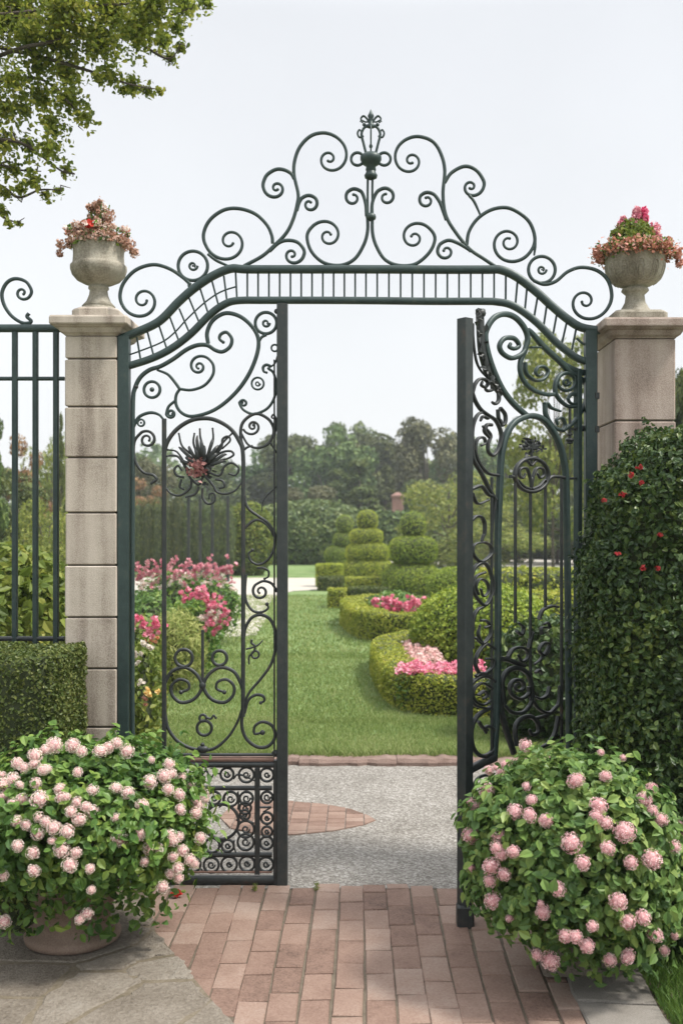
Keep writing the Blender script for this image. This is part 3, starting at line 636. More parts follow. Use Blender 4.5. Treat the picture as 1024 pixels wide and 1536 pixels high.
SC = [
 ([(286, 427), (274, 416), (254, 403), (230, 397), (204, 405), (186, 424), (180, 444)], (214.5, 450), 6, 1.5, -1),
 ([(409, 365), (407.5, 353), (400, 337), (383, 321), (359, 313), (336, 315), (315, 330), (305, 352)], (344.5, 362), 6, 1.45, -1),
 ([(366, 399), (392, 385), (408, 371.5), (429, 350), (440, 328), (446, 305), (447, 290), (441, 262), (442, 241), (450, 220), (466, 204), (485.5, 199)], (494, 238), 4, 1.62, 1),
 ([(441, 268), (436, 260), (425, 254.5), (413, 254.5), (400, 263), (394, 277)], (414.5, 282), 3, 1.4, -1),
 ([(445, 316), (449, 303), (455, 295), (463, 292.5)], (464.4, 306), 3, 1.1, 1),
 ([(551, 324), (551, 347), (545, 368), (531, 389), (510, 398), (485.5, 394), (467, 377), (460, 354)], (491.5, 354), 5, 1.42, 1),
 ([(404, 377), (418.7, 364), (432.7, 360.5), (447, 364), (457, 376)], (438, 382), 3, 1.3, 1),
 ([(549.5, 324), (548, 305), (542, 288), (531, 282.5)], (529.5, 297), 5, 1.0, -1),
 ([(557, 324), (558.5, 303), (566, 287), (577, 281.5)], (579, 296), 5, 1.0, 1),
 ([(558, 324), (558.6, 350), (564.6, 370), (577, 389), (597, 398), (622.6, 396), (643.7, 378.5), (652.5, 357.5)], (621, 356.8), 5, 1.42, -1),
 ([(743, 400), (725, 388), (703.5, 373), (682, 347), (668, 322), (664, 290.6), (666.6, 255.5), (661, 231), (649, 212.5), (628, 204.5)], (616.3, 240.7), 4, 1.62, -1),
 ([(666.5, 274), (677, 259), (696.5, 249.5), (714, 255.5), (726, 273)], (706, 280), 3, 1.4, 1),
 ([(669, 330), (664, 316), (659, 303), (650, 291), (640, 288)], (639.5, 300.5), 4, 1.05, -1),
 ([(699.5, 368), (703, 347.4), (716, 328), (736.7, 314.6), (760, 311.6), (780.6, 321), (795, 335.7), (802, 359)], (762.5, 363.5), 6, 1.8, 1),
 ([(706, 377), (701, 373), (686, 364.5), (672, 360.5), (659, 367), (655, 378)], (669, 377), 4, .95, -1),
 ([(800, 421), (816, 426.5), (833, 422), (851, 407.5), (871.5, 401), (895, 406), (911, 420.6), (917, 444)], (877, 452), 5, 1.5, 1)]
for s in SC: scroll(A, AP, *s, w=WS)
scroll(A, AP, [(703, 293), (711, 303), (721, 325)], w=.012, name='tie_bar', end=0)
scroll(A, AP, [(802, 356), (802, 370), (800.5, 383)], w=.012, name='tie_bar', end=0)
scroll(A, AP, [(312, 381), (325, 391), (345, 400)], w=.013, name='tie_bar', end=0)
scroll(A, AP, [(283, 425), (284, 431), (289, 430)], w=.010, name='tie_bar', end=.007)
ring(A, AP, 289.5, 398.7, 22, .0145, inner=7, dot=.005); ring(A, AP, 812, 404.5, 20, .0145, inner=7, dot=.004)
# finial: twin rods, collars, vase, open lantern and fleur-de-lis
fin = MB(); cxp = 556
for x in (551.5, 558.5): wire(AP, [(x, 326), (x-.3, 290), (x, 262)], .011, .011, False, fin)
def fl(prof, m=fin, seg=20):
    base = AP(cxp, 790); s = 4.65/F
    lathe(m, (base[0], base[1], H), [(r*s, (CY-y)*s) for r, y in prof], seg)
fl([(4, 331), (7, 329), (8, 326), (7, 322), (4, 320)]); fl([(5, 269), (9, 267), (10, 263), (8, 260), (7, 257)])
fl([(6, 258), (8, 255), (7, 250), (13, 246), (16, 240), (16, 235), (13, 232), (10, 230), (4, 228)])
finial = fin.build('finial', 'iron', A)
lm = MB(); s = 4.65/F; b0 = AP(cxp, 790)
for a in (0, PI/2, PI, 3*PI/2):
    P = [np.array([b0[0]+r*s*math.cos(a), b0[1]+r*s*math.sin(a), H+(CY-y)*s]) for r, y in smooth([(7, 231), (11, 215), (14, 202), (11, 193), (5, 188)], 4)]
    tube3(lm, P, .0062 if a in (0, PI) else .0035)
tube3(lm, [np.array([b0[0], b0[1], H+(CY-y)*s]) for y in (231, 205, 186)], .0028)
fl([(6, 191), (6.5, 188), (3, 185), (3.5, 178), (5, 174), (3, 170), (.4, 164)], lm, 12)
fl([(2, 222), (3, 219), (1.5, 216)], lm, 10)
LOC[finial.name] = LOC[A.name]
lm.build('lantern_cage', 'iron', finial)
for sg in (-1, 1):
    X = lambda v: cxp+sg*v
    curls = [(ring_pts(X(20), 238.5, 9.5), .0125, .014, 0, True), ([(X(11), 204), (X(17), 206), (X(20), 200), (X(17), 194.5), (X(14), 198)], .009, .01, .005, False),
             ([(X(1), 187), (X(6), 178), (X(11), 174), (X(15), 178), (X(13), 183)], .009, .011, .005, False), ([(X(1), 189), (X(7), 190), (X(10), 187)], .010, .010, .0085, False), ([(X(1), 182), (X(8), 183), (X(14), 180), (X(16), 183)], .006, .008, 0, False)]
    for pts, w_, d_, e_, cl in curls: wire(AP, pts, w_, d_, not cl, end=e_, closed=cl, n=3).build('finial_curl', 'iron', finial)
# ---- left gate leaf (closed)
L = thing('iron_gate', 'left gate leaf standing closed, with rosette and scrollwork above a ringed lower panel', 'gate', (-0.68, 4.65, 0), 'leaves of the iron gate')
L4 = lambda *ps: [(170+x/3.657, 440+y/3.657) for x, y in ps]
L5 = lambda *ps: [(170+x/3.657, 780+y/3.657) for x, y in ps]
LI = 'iron'; LD = 'iron_dark'
wire(AP, [(199, 1130), (199, 900), (199.5, 700)]+L4((109, 600), (120, 520), (150, 460), (200, 420), (260, 400), (330, 360), (400, 310), (460, 285), (515, 285), (560, 312), (600, 320), (640, 293), (650, 250), (622, 214), (590, 225), (583, 250), (603, 268)), .0185, .02, True, end=.008).build('frame_rail', LI, L)
def g(pts, w=.0145, mat=LI, end=.006, name='scroll', n=5): return wire(AP, pts, w, .016, True, end=end, n=n).build(name, mat, L)
g(L4((520, 275), (515, 215), (545, 150), (610, 110), (680, 120), (740, 160), (785, 220), (797, 280), (780, 360), (740, 450), (680, 535), (600, 610), (520, 655), (430, 675), (375, 655), (345, 610), (345, 560), (365, 525)), .018, end=0)
g(spiral(L4((365, 525), (430, 530), (500, 505), (545, 450), (550, 400)), L4((470, 402))[0], 3, 1.7, -1), .0125)
g(L4((365, 525), (340, 490), (300, 445), (240, 420)), .014, end=0)
g(spiral(L4((340, 590), (305, 620), (292, 660)), L4((316, 660))[0], 2.5, 1.5, -1), .012)
ring(L, AP, *L4((213, 528))[0], 12, .013, LI, dot=.011)
g(L4((108, 740), (140, 680), (200, 655), (250, 665), (278, 695)), .014, end=0)
ring(L, AP, *L4((153, 710))[0], 5, .009, LI, dot=.005)
g(spiral(L4((205, 1045), (238, 1020), (215, 995), (170, 985), (130, 940), (113, 880), (118, 810), (150, 768)), L4((186, 802))[0], 3.5, 1.45, 1), .0125, LD)
mb = MB(); vbar(mb, AP, 246.5, 628, 1134, .019, .02); mb.build('upright', LD, L)
wire(AP, [(364.5, 1075), (364.8, 900), (364.8, 760)]+L4((712, 890), (690, 810), (640, 740), (560, 695), (490, 686), (420, 700), (350, 745), (300, 810), (280, 880), (281, 960))+[(246.8, 720)], .0185, .02, False).build('inner_arch', LD, L)
ring(L, AP, *L4((837, 163))[0], 16, .014, LI, inner=6)
g(L4((840, 228), (815, 240), (800, 265), (795, 300)), .012, end=0)
ring(L, AP, *L4((885, 300))[0], 5, .008, LI); g(L4((900, 345), (885, 385), (850, 412)), .008)
g(spiral(L4((850, 412), (880, 440), (893, 510), (880, 580), (840, 635), (770, 662), (715, 640), (693, 605)), L4((714, 604))[0], 2, 1.1, 1), .012)
g(L4((866, 402), (840, 392), (822, 405), (825, 428), (840, 435)), .013)
ring(L, AP, *L4((792, 495))[0], 9, .009, LI, inner=4)
g(L4((720, 862), (700, 800), (705, 720), (750, 672), (800, 662), (860, 700), (880, 760), (850, 825), (790, 848), (740, 830), (705, 775)), .014, LD)
g(spiral(L4((712, 745),), L4((765, 730))[0], 2.5, 1.6, -1), .011, LD, .008)
g(L4((882, 790), (892, 740), (893, 695), (880, 665), (868, 680), (885, 690)), .009, LD); g(L4((860, 820), (880, 850), (895, 870)), .008, LD)
g(L4((715, 860), (735, 845), (760, 838)), .010, LD)
g(L4((720, 1110), (724, 1145), (745, 1185), (800, 1225), (850, 1262), (885, 1317))+L5((887, 100), (880, 160), (850, 215), (800, 245), (755, 225), (743, 185), (763, 165)), .0125, LD, .008)
g(L5((722, 45), (760, 10), (800, 0), (850, 35), (883, 95)), .0125, LD, 0)
g(L4((898, 1058), (845, 1108), (820, 1150), (815, 1195)), .006, LD, 0)
g(L5((790, 262), (820, 262), (850, 280), (850, 310), (830, 322)), .010, LD)
g(spiral(L5((898, 395), (870, 350), (825, 335), (785, 352)), L5((808, 392))[0], 3, 1.3, -1), .012, LD)
g(L5((728, 300), (722, 400), (735, 460), (770, 500), (815, 505), (848, 485), (843, 462)), .012, LD, .009)
g(L5((716, 640), (725, 590), (760, 535), (810, 520), (860, 545), (888, 610), (890, 700), (865, 790), (810, 870), (750, 940), (722, 1000), (712, 1060)), .0145, LD, 0)
g(L5((720, 1060), (740, 990), (780, 960), (820, 965), (828, 990), (808, 1003)), .013, LD, .008)
g(L5((710, 1050), (705, 1130), (730, 1200), (790, 1245), (850, 1240), (887, 1190), (872, 1130), (820, 1107), (777, 1130), (775, 1172), (818, 1166)), .0145, LD, .012)
g(L5((728, 708), (760, 700), (795, 685), (820, 660)), .008, LD, 0); g(L5((760, 655), (758, 675), (775, 690), (772, 720), (745, 750), (745, 792)), .010, LD, 0)
ring(L, AP, *L5((779, 738))[0], 5.5, .009, LD)
lp = L5((283, 895), (320, 832), (390, 808), (450, 840), (486, 900), (472, 950), (430, 990), (370, 1000), (325, 962), (320, 910), (360, 875), (408, 888), (415, 925), (372, 945))
g(lp, .0155, LD, .010); g([(365.5, 1040)]+[(2*304.2-x, y) for x, y in lp], .0155, LD, .010)
ring(L, AP, 275.8, 987, 13, .014, LD); ring(L, AP, 329.4, 987, 11, .014, LD)
mb = MB(); vbar(mb, AP, 304, 945, 1030, .0125); ball(mb, AP(304, 1028), .016, sc=(1, .8, 1.2)); mb.build('rod', LD, L)
g(L5((284, 1060), (300, 1140), (350, 1210), (420, 1250), (490, 1262), (560, 1250), (630, 1190), (680, 1110), (708, 1030)), .0145, LD, 0)
ring(L, AP, 306.7, 1092, 11, .013, LD); ring(L, AP, 304.5, 1077, 5, .011, LD); g(L5((505, 1080), (535, 1090), (550, 1072), (562, 1085)), .010, LD)
mb = MB(); ball(mb, AP(304, 1124), .022, sc=(1.3, .7, .8)); ball(mb, AP(304, 1117), .010); mb.build('boss', LD, L)
mb = MB(); vbar(mb, AP, 423.5, 456, 1326, .047, .05); mb.build('stile', 'iron_grey', L)
mb = MB(); vbar(mb, AP, 413.5, 1140, 1326, .020, .03); vbar(mb, AP, 411.5, 540, 1135, .006, .03, .001); mb.build('stile_flange', LD, L)
mb = MB()
for x, y in ((246.5, 1130), (415, 1130)): ball(mb, AP(x, y), .020, sc=(1.2, .8, .8))
for x, y in ((415, 467), (204, 580)): ball(mb, AP(x, y), .012)
mb.build('joint_boss', LD, L)
def hrail(x0, x1, y, w, dep, name, mat, parent=L, pl=AP): return wire(pl, [(x0, y), ((x0+x1)/2, y), (x1, y)], w, dep, False).build(name, mat, parent)
hrail(196, 417, 1132, .012, .02, 'bottom_rail', LD); hrail(196, 411, 1139, .020, .026, 'band', 'rust')
hrail(196, 411, 1147, .024, .03, 'panel_top_rail', LD); hrail(196, 420, 1320, .038, .03, 'panel_bottom_rail', LD)
hrail(196, 408, 1307.5, .010, .02, 'band', 'rust'); hrail(196, 408, 1182, .020, .022, 'panel_rail', LD); hrail(196, 408, 1282, .020, .022, 'panel_rail', LD)
mb = MB(); vbar(mb, AP, 386, 1152, 1311, .023, .022); vbar(mb, AP, 199, 1132, 1326, .022, .03); mb.build('panel_upright', LD, L)
c6 = lambda x, y: (230+x/4.655, 1110+y/4.655)
for x, y, r, inn in ((298, 240, 45, 18), (515, 240, 45, 22), (650, 243, 52, 25), (793, 243, 46, 20), (405, 872, 52, 26), (530, 868, 54, 20), (655, 863, 52, 22), (787, 868, 50, 22), (793, 400, 40, 24), (793, 545, 40, 18), (793, 640, 36, 16), (790, 718, 44, 18), (425, 405, 44, 22), (540, 412, 50, 26), (650, 408, 46, 26), (642, 475, 40, 20), (640, 522, 34, 14), (645, 622, 58, 28), (645, 712, 56, 28), (412, 735, 50, 0), (520, 738, 42, 20), (310, 610, 28, 0), (280, 870, 50, 20), (160, 870, 50, 20), (40, 870, 50, 20), (-70, 870, 50, 20), (180, 240, 45, 18), (70, 240, 45, 18), (-40, 240, 45, 18), (300, 470, 46, 24), (300, 735, 48, 24), (200, 420, 46, 22), (200, 560, 60, 26), (200, 710, 56, 26), (80, 480, 60, 26), (80, 640, 60, 26), (-40, 420, 50, 22), (-40, 570, 55, 22), (-40, 710, 52, 22)):
    X, Y = c6(x, y); ring(L, AP, X, Y, r/4.655, .0105, LD, inner=inn/4.655, dot=.004 if inn and (x+y) % 3 == 0 else 0)
ring(L, AP, *c6(475, 570), 26, .013, LD)
for q in (((345, 240), (372, 215), (400, 270), (425, 235), (470, 235)), ((460, 470), (490, 440), (500, 390)), ((580, 560), (620, 530), (660, 560), (700, 580)), ((455, 740), (480, 700), (560, 660)), ((745, 470), (790, 470), (820, 470), (770, 500)), ((590, 360), (598, 420), (590, 480)), ((232, 905), (270, 870), (340, 905)), ((565, 700), (560, 740), (575, 780)), ((560, 270), (600, 240), (720, 290))):
    g([c6(*p) for p in q], .008, LD, .004)
# rosette in the inner arch
rm = MB(); c0 = L4((490, 965))[0]
for pts in (((490, 960), (450, 900), (380, 840), (360, 770)), ((485, 950), (460, 880), (440, 820), (445, 770)), ((490, 950), (495, 860), (478, 790), (475, 745)), ((495, 950), (530, 860), (548, 800), (545, 742)), ((500, 950), (560, 870), (600, 820), (650, 770)), ((500, 950), (580, 880), (640, 865), (660, 885), (630, 905), (590, 915)), ((500, 970), (580, 1000), (610, 950), (650, 930), (688, 960), (670, 998), (635, 990)), ((500, 1000), (545, 1050), (570, 1090), (620, 1100), (670, 1080), (703, 1040)), ((490, 1010), (470, 1050), (430, 1020), (405, 980), (390, 930), (350, 870), (300, 858)), ((430, 1020), (420, 1070), (370, 1108), (320, 1100), (290, 1070)), ((400, 960), (360, 900), (320, 890), (290, 895)), ((490, 1070), (490, 1120), (520, 1155), (555, 1140), (555, 1100), (530, 1100), (525, 1125)), ((470, 1060), (450, 1100), (400, 1118)), ((390, 1010), (350, 1000), (335, 970), (355, 945), (375, 970)), ((560, 1020), (600, 1030), (610, 1060), (585, 1070)), ((520, 930), (590, 850), (600, 800), (630, 785), (640, 810), (600, 850)), ((375, 1020), (365, 1060), (385, 1075))):
    wire(AP, L4(*pts), .0105, .014, True, rm, end=.005)
for k2 in range(13):
    a = -PI*(.06+.88*k2/12); ln = 150+30*math.sin(k2*2.1); bend = (1 if k2 > 6 else -1)*(18+10*math.sin(k2*1.7))
    pts = [(490+25*math.cos(a), 955+25*math.sin(a)), (490+ln*.45*math.cos(a), 950+ln*.45*math.sin(a)), (490+ln*.8*math.cos(a)+bend*.4, 945+ln*.8*math.sin(a)), (490+ln*math.cos(a)+bend, 945+ln*math.sin(a)+abs(bend)*.4)]
    D = smooth(L4(*pts), 5); Q = np.array([AP(x, y) for x, y in D]); Q[:, 1] -= .02*np.sin(np.linspace(0, PI, len(Q)))
    tubemesh(rm, Q, AP.n, .016, .006, .25+.75*np.sin(np.linspace(.25, PI-.12, len(Q))))
P = np.array([AP(*L4((490+48*rng.normal()*.75, 960+50*rng.normal()*.75))[0]) for _ in range(60)]); P[:, 1] += .015*rng.normal(size=len(P))
leaves(rm, P, np.tile([0, -1., 0], (len(P), 1)), rsize(len(P), .024), T6, .8)
ro = rm.build('rosette', LD, L); LOC[ro.name] = LOC[L.name]
fm = MB(); P = np.array([AP(*L4((466+22*rng.normal(), 965+24*rng.normal()))[0]) for _ in range(110)]); P[:, 1] -= .015+.012*rng.random(len(P))
leaves(fm, P, np.tile([0, -1., 0], (len(P), 1)), rsize(len(P), .016), TP, .7); fm.build('flower', 'oldrose', ro)
# ---- right gate leaf (open)
R = thing('iron_gate', 'right gate leaf swung open towards the viewer, with a scroll medallion over plain bars', 'gate', (*((RP.a+RP.b)/2), 0), 'leaves of the iron gate')
R7 = lambda *ps: [(670+x/4.267, 450+y/4.267) for x, y in ps]
R8 = lambda *ps: [(670+x/3.842, 780+y/3.842) for x, y in ps]
def h(pts, w=.014, mat=LI, end=.006, name='scroll', dep=.02, n=5): return wire(RP, pts, w, dep, True, end=end, n=n).build(name, mat, R)
mb = MB(); vbar(mb, RP, 697, 478, 1384, .046, .050); mb.build('stile', 'iron_grey', R)
mb = MB(); p = RP(697, 1388); sqprof(mb, p[0], p[1], .034, .034, [(0, .004), (0, .085), (-.005, .092), (-.008, .094)], .008); mb.build('foot', LD, R)
h(R7((497, 322), (470, 352), (410, 372), (352, 338), (336, 290), (368, 246), (428, 246), (460, 290), (432, 312), (398, 300), (405, 282)), .020, end=.008)
h(R7((800, 480), (720, 392), (620, 300), (545, 215), (520, 190)), .026, end=0, name='frame_rail'); h(R7((925, 477), (830, 455), (760, 420), (700, 372)), .026, end=0, name='frame_rail')
h(R7((510, 740), (430, 670), (360, 580), (310, 480), (270, 370), (246, 260), (252, 190), (300, 115), (370, 90), (440, 115), (495, 180), (515, 250), (497, 322), (470, 390), (468, 460), (500, 530), (560, 580), (640, 605), (695, 602)), .023, end=0)
h(R7((500, 400), (500, 450), (520, 487), (570, 515), (620, 503), (645, 460), (620, 428), (582, 430), (566, 462), (585, 485), (610, 470)), .014)
h(R7((535, 303), (600, 303)), .010, end=0, name='tie_bar')
ring(R, RP, *R7((762, 525))[0], 13, .014, LI, inner=6); ring(R, RP, *R7((810, 632))[0], 8, .012, LI)
h(R7((740, 835), (800, 790), (860, 710), (888, 640), (893, 560), (850, 495), (790, 468), (730, 476), (696, 525), (692, 590), (725, 645), (780, 682), (838, 672), (848, 625), (800, 605), (770, 635)), .018)
h(R7((620, 665), (640, 662), (665, 690), (725, 712)), .014, end=0)
h(R7((625, 668), (633, 740), (680, 812), (740, 836)), .020, end=0); h(R7((735, 835), (755, 800), (735, 755), (700, 765), (705, 795)), .011)
mb = MB(); vbar(mb, RP, 854, 610, 664, .012); 
for y, r in ((660, .014), (664, .010), (652, .009)): ball(mb, RP(854, y), r, sc=(1.4, 1.2, .7))
vbar(mb, RP, 854, 664, 690, .006); mb.build('rod', LD, R)
h(R7((805, 825), (840, 825), (866, 822)), .014, LD, .014)
wire(RP, R8((270, 1380), (285, 1100), (292, 700), (292, 350), (292, 100))+R7((330, 1350), (338, 1150), (345, 1020), (355, 950), (380, 860), (430, 785), (500, 748), (560, 743), (620, 770), (680, 845), (725, 940), (748, 1040), (760, 1140))+[(849.5, 790), (851, 900), (852, 1010), (853, 1130)], .024, .026, False, n=6).build('inner_arch', LI, R)
mb = MB(); vbar(mb, RP, 841.5, 716, 1130, .013); mb.build('bar', LD, R)
for x, y0, y1 in ((772.3, 724, 934), (795, 740, 1050), (817.3, 724, 912)): mb = MB(); vbar(mb, RP, x, y0, y1, .0125); mb.build('bar', LD, R)
mm = MB(); mc = R7((540, 1120))[0]
wire(RP, ring_pts(mc[0], mc[1], 25, 24, 1.0), .015, .02, False, mm, closed=True, n=3)
for sg in (-1, 1):
    X = lambda v, y: R7((540+sg*v, y))[0]
    wire(RP, [X(0, 1200), X(8, 1140), X(30, 1080), X(70, 1080), X(80, 1120), X(55, 1140), X(40, 1115)], .011, .016, True, mm, end=.006)
    wire(RP, [X(2, 1060), X(30, 1030), X(65, 1040), X(90, 1075)], .010, .014, True, mm); wire(RP, [X(5, 1210), X(50, 1190), X(85, 1150)], .010, .014, True, mm)
    wire(RP, [X(0, 1020), X(20, 1005), X(40, 1010), X(45, 1025)], .009, .012, True, mm)
ball(mm, RP(*R7((540, 1165))[0]), .012, sc=(.8, .8, 2)); wire(RP, R7((540, 1060), (540, 1000), (540, 930)), .010, .012, False, mm)
for a in np.linspace(-.1, PI+.1, 9):
    P0c = np.array(R7((540, 950))[0]); ex = np.array([math.cos(a)*62, -math.sin(a)*62])/4.267
    wire(RP, [tuple(P0c), tuple(P0c+ex*.5+np.array([0, -1])), tuple(P0c+ex)], .013, .006, True, mm)
P = np.array([RP(*R7((540+38*rng.normal(), 930+22*rng.normal()))[0]) for _ in range(60)]); leaves(mm, P, np.tile(RP.n, (60, 1)), rsize(60, .024), T6, .8)
mm.build('medallion', LD, R)
h(R7((405, 1130), (440, 1132)), .014, LD, .008); h(R7((645, 1150), (670, 1132), (720, 1132), (780, 1142), (835, 1140)), .013, LD, .006); h(R7((625, 1150), (635, 1180)), .010, LD)
# leafy drop along the stile
dm = MB(); dp = R7((210, 75), (212, 150), (215, 230), (222, 320), (240, 400), (265, 480), (300, 545), (340, 600))
wire(RP, dp, .030, .026, True, dm); ball(dm, RP(*R7((215, 85))[0]), .020, sc=(1.1, 1, 1)); ball(dm, RP(*R7((232, 68))[0]), .009); ball(dm, RP(*R7((195, 68))[0]), .009)
for i in range(26):
    t2 = i/25; q = dp[int(t2*7*.999)]; q2 = dp[min(7, int(t2*7*.999)+1)]; fr = t2*7*.999 % 1; P = (q[0]+(q2[0]-q[0])*fr-4+5*rng.normal()*.7, q[1]+(q2[1]-q[1])*fr)
    leaves(dm, RP(*P)[None]+RP.n*.012, RP.n[None], np.array([.034]), T6, .5)
wire(RP, R7((165, 150), (168, 250), (185, 380), (215, 450), (260, 500)), .009, .012, True, dm)
dm.build('leaf_drop', LD, R)
for pts, w in ((R7((163, 590), (178, 540), (205, 508), (240, 508), (262, 530), (245, 558), (220, 545), (225, 525)), .012), (R7((290, 545), (290, 572), (262, 582), (245, 570)), .013), (R7((160, 590), (180, 645), (215, 700), (260, 735), (310, 770), (340, 830), (347, 880), (330, 950), (295, 995), (265, 970), (262, 920), (280, 870), (255, 830), (230, 810)), .013),
               (R7((330, 590), (330, 640), (310, 665), (290, 655)), .013), (R7((340, 690), (370, 730), (372, 780), (350, 805), (345, 770)), .012), (R7((325, 700), (330, 760), (350, 800)), .010),
               (R7((165, 960), (160, 850), (172, 780), (200, 730), (240, 716)), .013), (R7((310, 1280), (270, 1210), (220, 1110), (172, 1025), (163, 950), (170, 905)), .015), (R7((325, 1122), (265, 1110), (215, 1060), (183, 985), (182, 920), (200, 885), (235, 882), (245, 915), (220, 930)), .012),
               (R7((155, 1212), (210, 1190), (235, 1205), (265, 1245), (305, 1272), (292, 1400))+[(737, 800)], .014), (R7((160, 1235), (180, 1285), (205, 1305), (265, 1280)), .010), (R7((157, 1410), (185, 1385), (220, 1390), (240, 1430), (240, 1493))+R8((210, 90), (200, 120)), .012),
               (R8((215, 128), (250, 148), (256, 195), (200, 240), (155, 205), (148, 160), (170, 135), (215, 128)), .011), (R8((140, 380), (145, 310), (170, 262), (215, 248), (250, 300), (266, 400), (222, 490), (170, 445), (150, 385), (168, 325), (220, 302)), .012), (R8((180, 430), (165, 380), (190, 340), (230, 360), (240, 410), (210, 440), (195, 400)), .008),
               (R8((145, 740), (145, 600), (170, 525), (222, 492)), .014), (R8((252, 610), (248, 665), (205, 712), (165, 680)), .010), (R8((195, 580), (225, 580), (245, 605), (220, 620)), .010), (R8((205, 715), (180, 660), (190, 610)), .008), (R8((272, 740), (222, 716), (172, 780), (165, 840), (200, 890), (258, 852), (266, 805), (225, 800)), .012),
               (R8((135, 950), (165, 920), (205, 900), (240, 905), (278, 932)), .014), (R8((260, 970), (205, 940), (160, 965), (148, 1010), (170, 1050), (215, 1065), (250, 1040)), .011), (R8((165, 900), (200, 880), (250, 900)), .010), (R8((180, 1010), (215, 985), (235, 1010), (210, 1030)), .008), (R8((135, 1030), (165, 1070), (235, 1085), (260, 1075)), .010),
               (R8((250, 1080), (175, 1130), (140, 1210), (150, 1310), (200, 1360), (262, 1330), (278, 1230), (245, 1190), (215, 1200), (225, 1225)), .016), (R8((180, 1160), (205, 1195), (235, 1210)), .012),
               (R7((262, 760), (230, 745), (215, 770)), .010), (R7((285, 800), (255, 800), (240, 840), (270, 880)), .014)): h(pts, w, LD)
mb = MB(); vbar(mb, RP, 744.5-7.5, 716, 1142, .012); mb.build('bar', LD, R)
for q in ((R8((330, 1060), (320, 1000), (317, 930), (345, 872), (400, 852), (450, 872), (480, 925), (488, 1040), (440, 1108), (375, 1108), (335, 1070)), .020), (spiral(R8((470, 960), (470, 1000), (430, 1030)), R8((412, 960))[0], 4, 1.5, 1), .014), (R8((385, 1345), (335, 1190), (303, 1050), (292, 930), (295, 800)), .024), (R8((495, 1040), (530, 1090), (590, 1110), (640, 1060), (646, 960)), .012), (R8((400, 1300), (392, 1200), (420, 1150), (480, 1132), (522, 1172), (522, 1225), (490, 1235), (475, 1210)), .018), (R8((640, 1130), (620, 1230), (580, 1290), (530, 1315)), .018), (R8((505, 1145), (580, 1122), (632, 1070)), .014), (R8((530, 570), (550, 520), (600, 497), (640, 500)), .014), (R8((545, 660), (545, 620), (590, 620), (580, 590), (560, 600)), .009), (R8((350, 790), (380, 745), (430, 735), (465, 760), (460, 800), (430, 815), (410, 780)), .012), (R8((300, 797), (350, 805), (400, 825), (450, 840)), .020), (R8((590, 740), (560, 780), (530, 750), (555, 710), (590, 720), (540, 800), (505, 830)), .010), (R8((590, 960), (575, 1010), (540, 1030), (510, 1020)), .013), (R8((400, 640), (430, 660), (440, 620), (415, 595)), .012), (R8((470, 740), (482, 690), (494, 650)), .018), (R8((720, 800), (745, 800), (765, 780)), .008), (R8((510, 880), (530, 865), (545, 885)), .010)): h(q[0], q[1], LD)
wire(RP, R8((110, 1450), (190, 1408), (275, 1368)), .030, .03, False).build('rail', LD, R)
wire(RP, [(710, 1345), (780, 1300), (860, 1245)], .030, .03, False).build('rail', LD, R)
mb = MB(); vbar(mb, RP, 866, 556, 1275, .030, .03); mb.build('hinge_stile', LI, R)
# hidden lower panel of the right leaf
for i, (x, y) in enumerate(((728, 1180), (728, 1230), (728, 1290), (765, 1180), (765, 1240), (800, 1170), (800, 1220))): ring(R, RP, x, y, 17, .011, LD, inner=8)
# ---- side fence
Fn = thing('iron_fence', 'plain dark green bar fence with a scroll on its rail, left of the pale pillar', 'fence', (-1.9, 4.76, 0))
hrail(-420, 97, 492.5, .034, .034, 'top_rail', LI, Fn, FP); hrail(-420, 97, 568, .018, .02, 'mid_rail', LI, Fn, FP); hrail(-420, 97, 958, .022, .024, 'bottom_rail', LD, Fn, FP)
for x in range(-10, 90, 1):
    pass
for i in range(14):
    x = 84.5-i*30.8; mb = MB(); vbar(mb, FP, x, 492, 968, .0235, .0235); mb.build('bar', LI, Fn)
scroll(Fn, FP, [(44, 470), (41, 475), (47, 481), (44, 484.5), (33, 484), (17.7, 473.6), (6.6, 457), (3.5, 439.4), (11, 424), (24, 418), (40, 423), (48.7, 437)], (33.8, 439), 3, 1.15, 1, w=.016)
scroll(Fn, FP, [(-86, 470), (-82, 475), (-88, 481), (-85, 484.5), (-74, 484), (-60, 473.6), (-48, 457), (-44, 439.4), (-52, 424), (-65, 418), (-81, 423), (-89.7, 437)], (-74.8, 439), 3, 1.15, -1, w=.016)
# fence footing wall
mb = MB(); obox(mb, FP(-140, 1100), FP.u, FP.n, 1.7, .12, -.02, .12); mb.build('footing', 'stone', Fn)
# ---------------------------------------------------------------- NEAR PLANTS
V, q = hedge([(-2.9, 4.34), (-1.215, 4.34)], 0.50, -0.02, 1.09, .035, .010, 11, 3, step=.06)
plant('clipped_hedge', 'dense square clipped box hedge in front of the pale pillar', 'hedge', [(V, q)], 17000, .0165, 'box', T=T4, jit=.7, depth=.03, shrink=.03, keep=lambda P: P[:, 0] > -2.2)
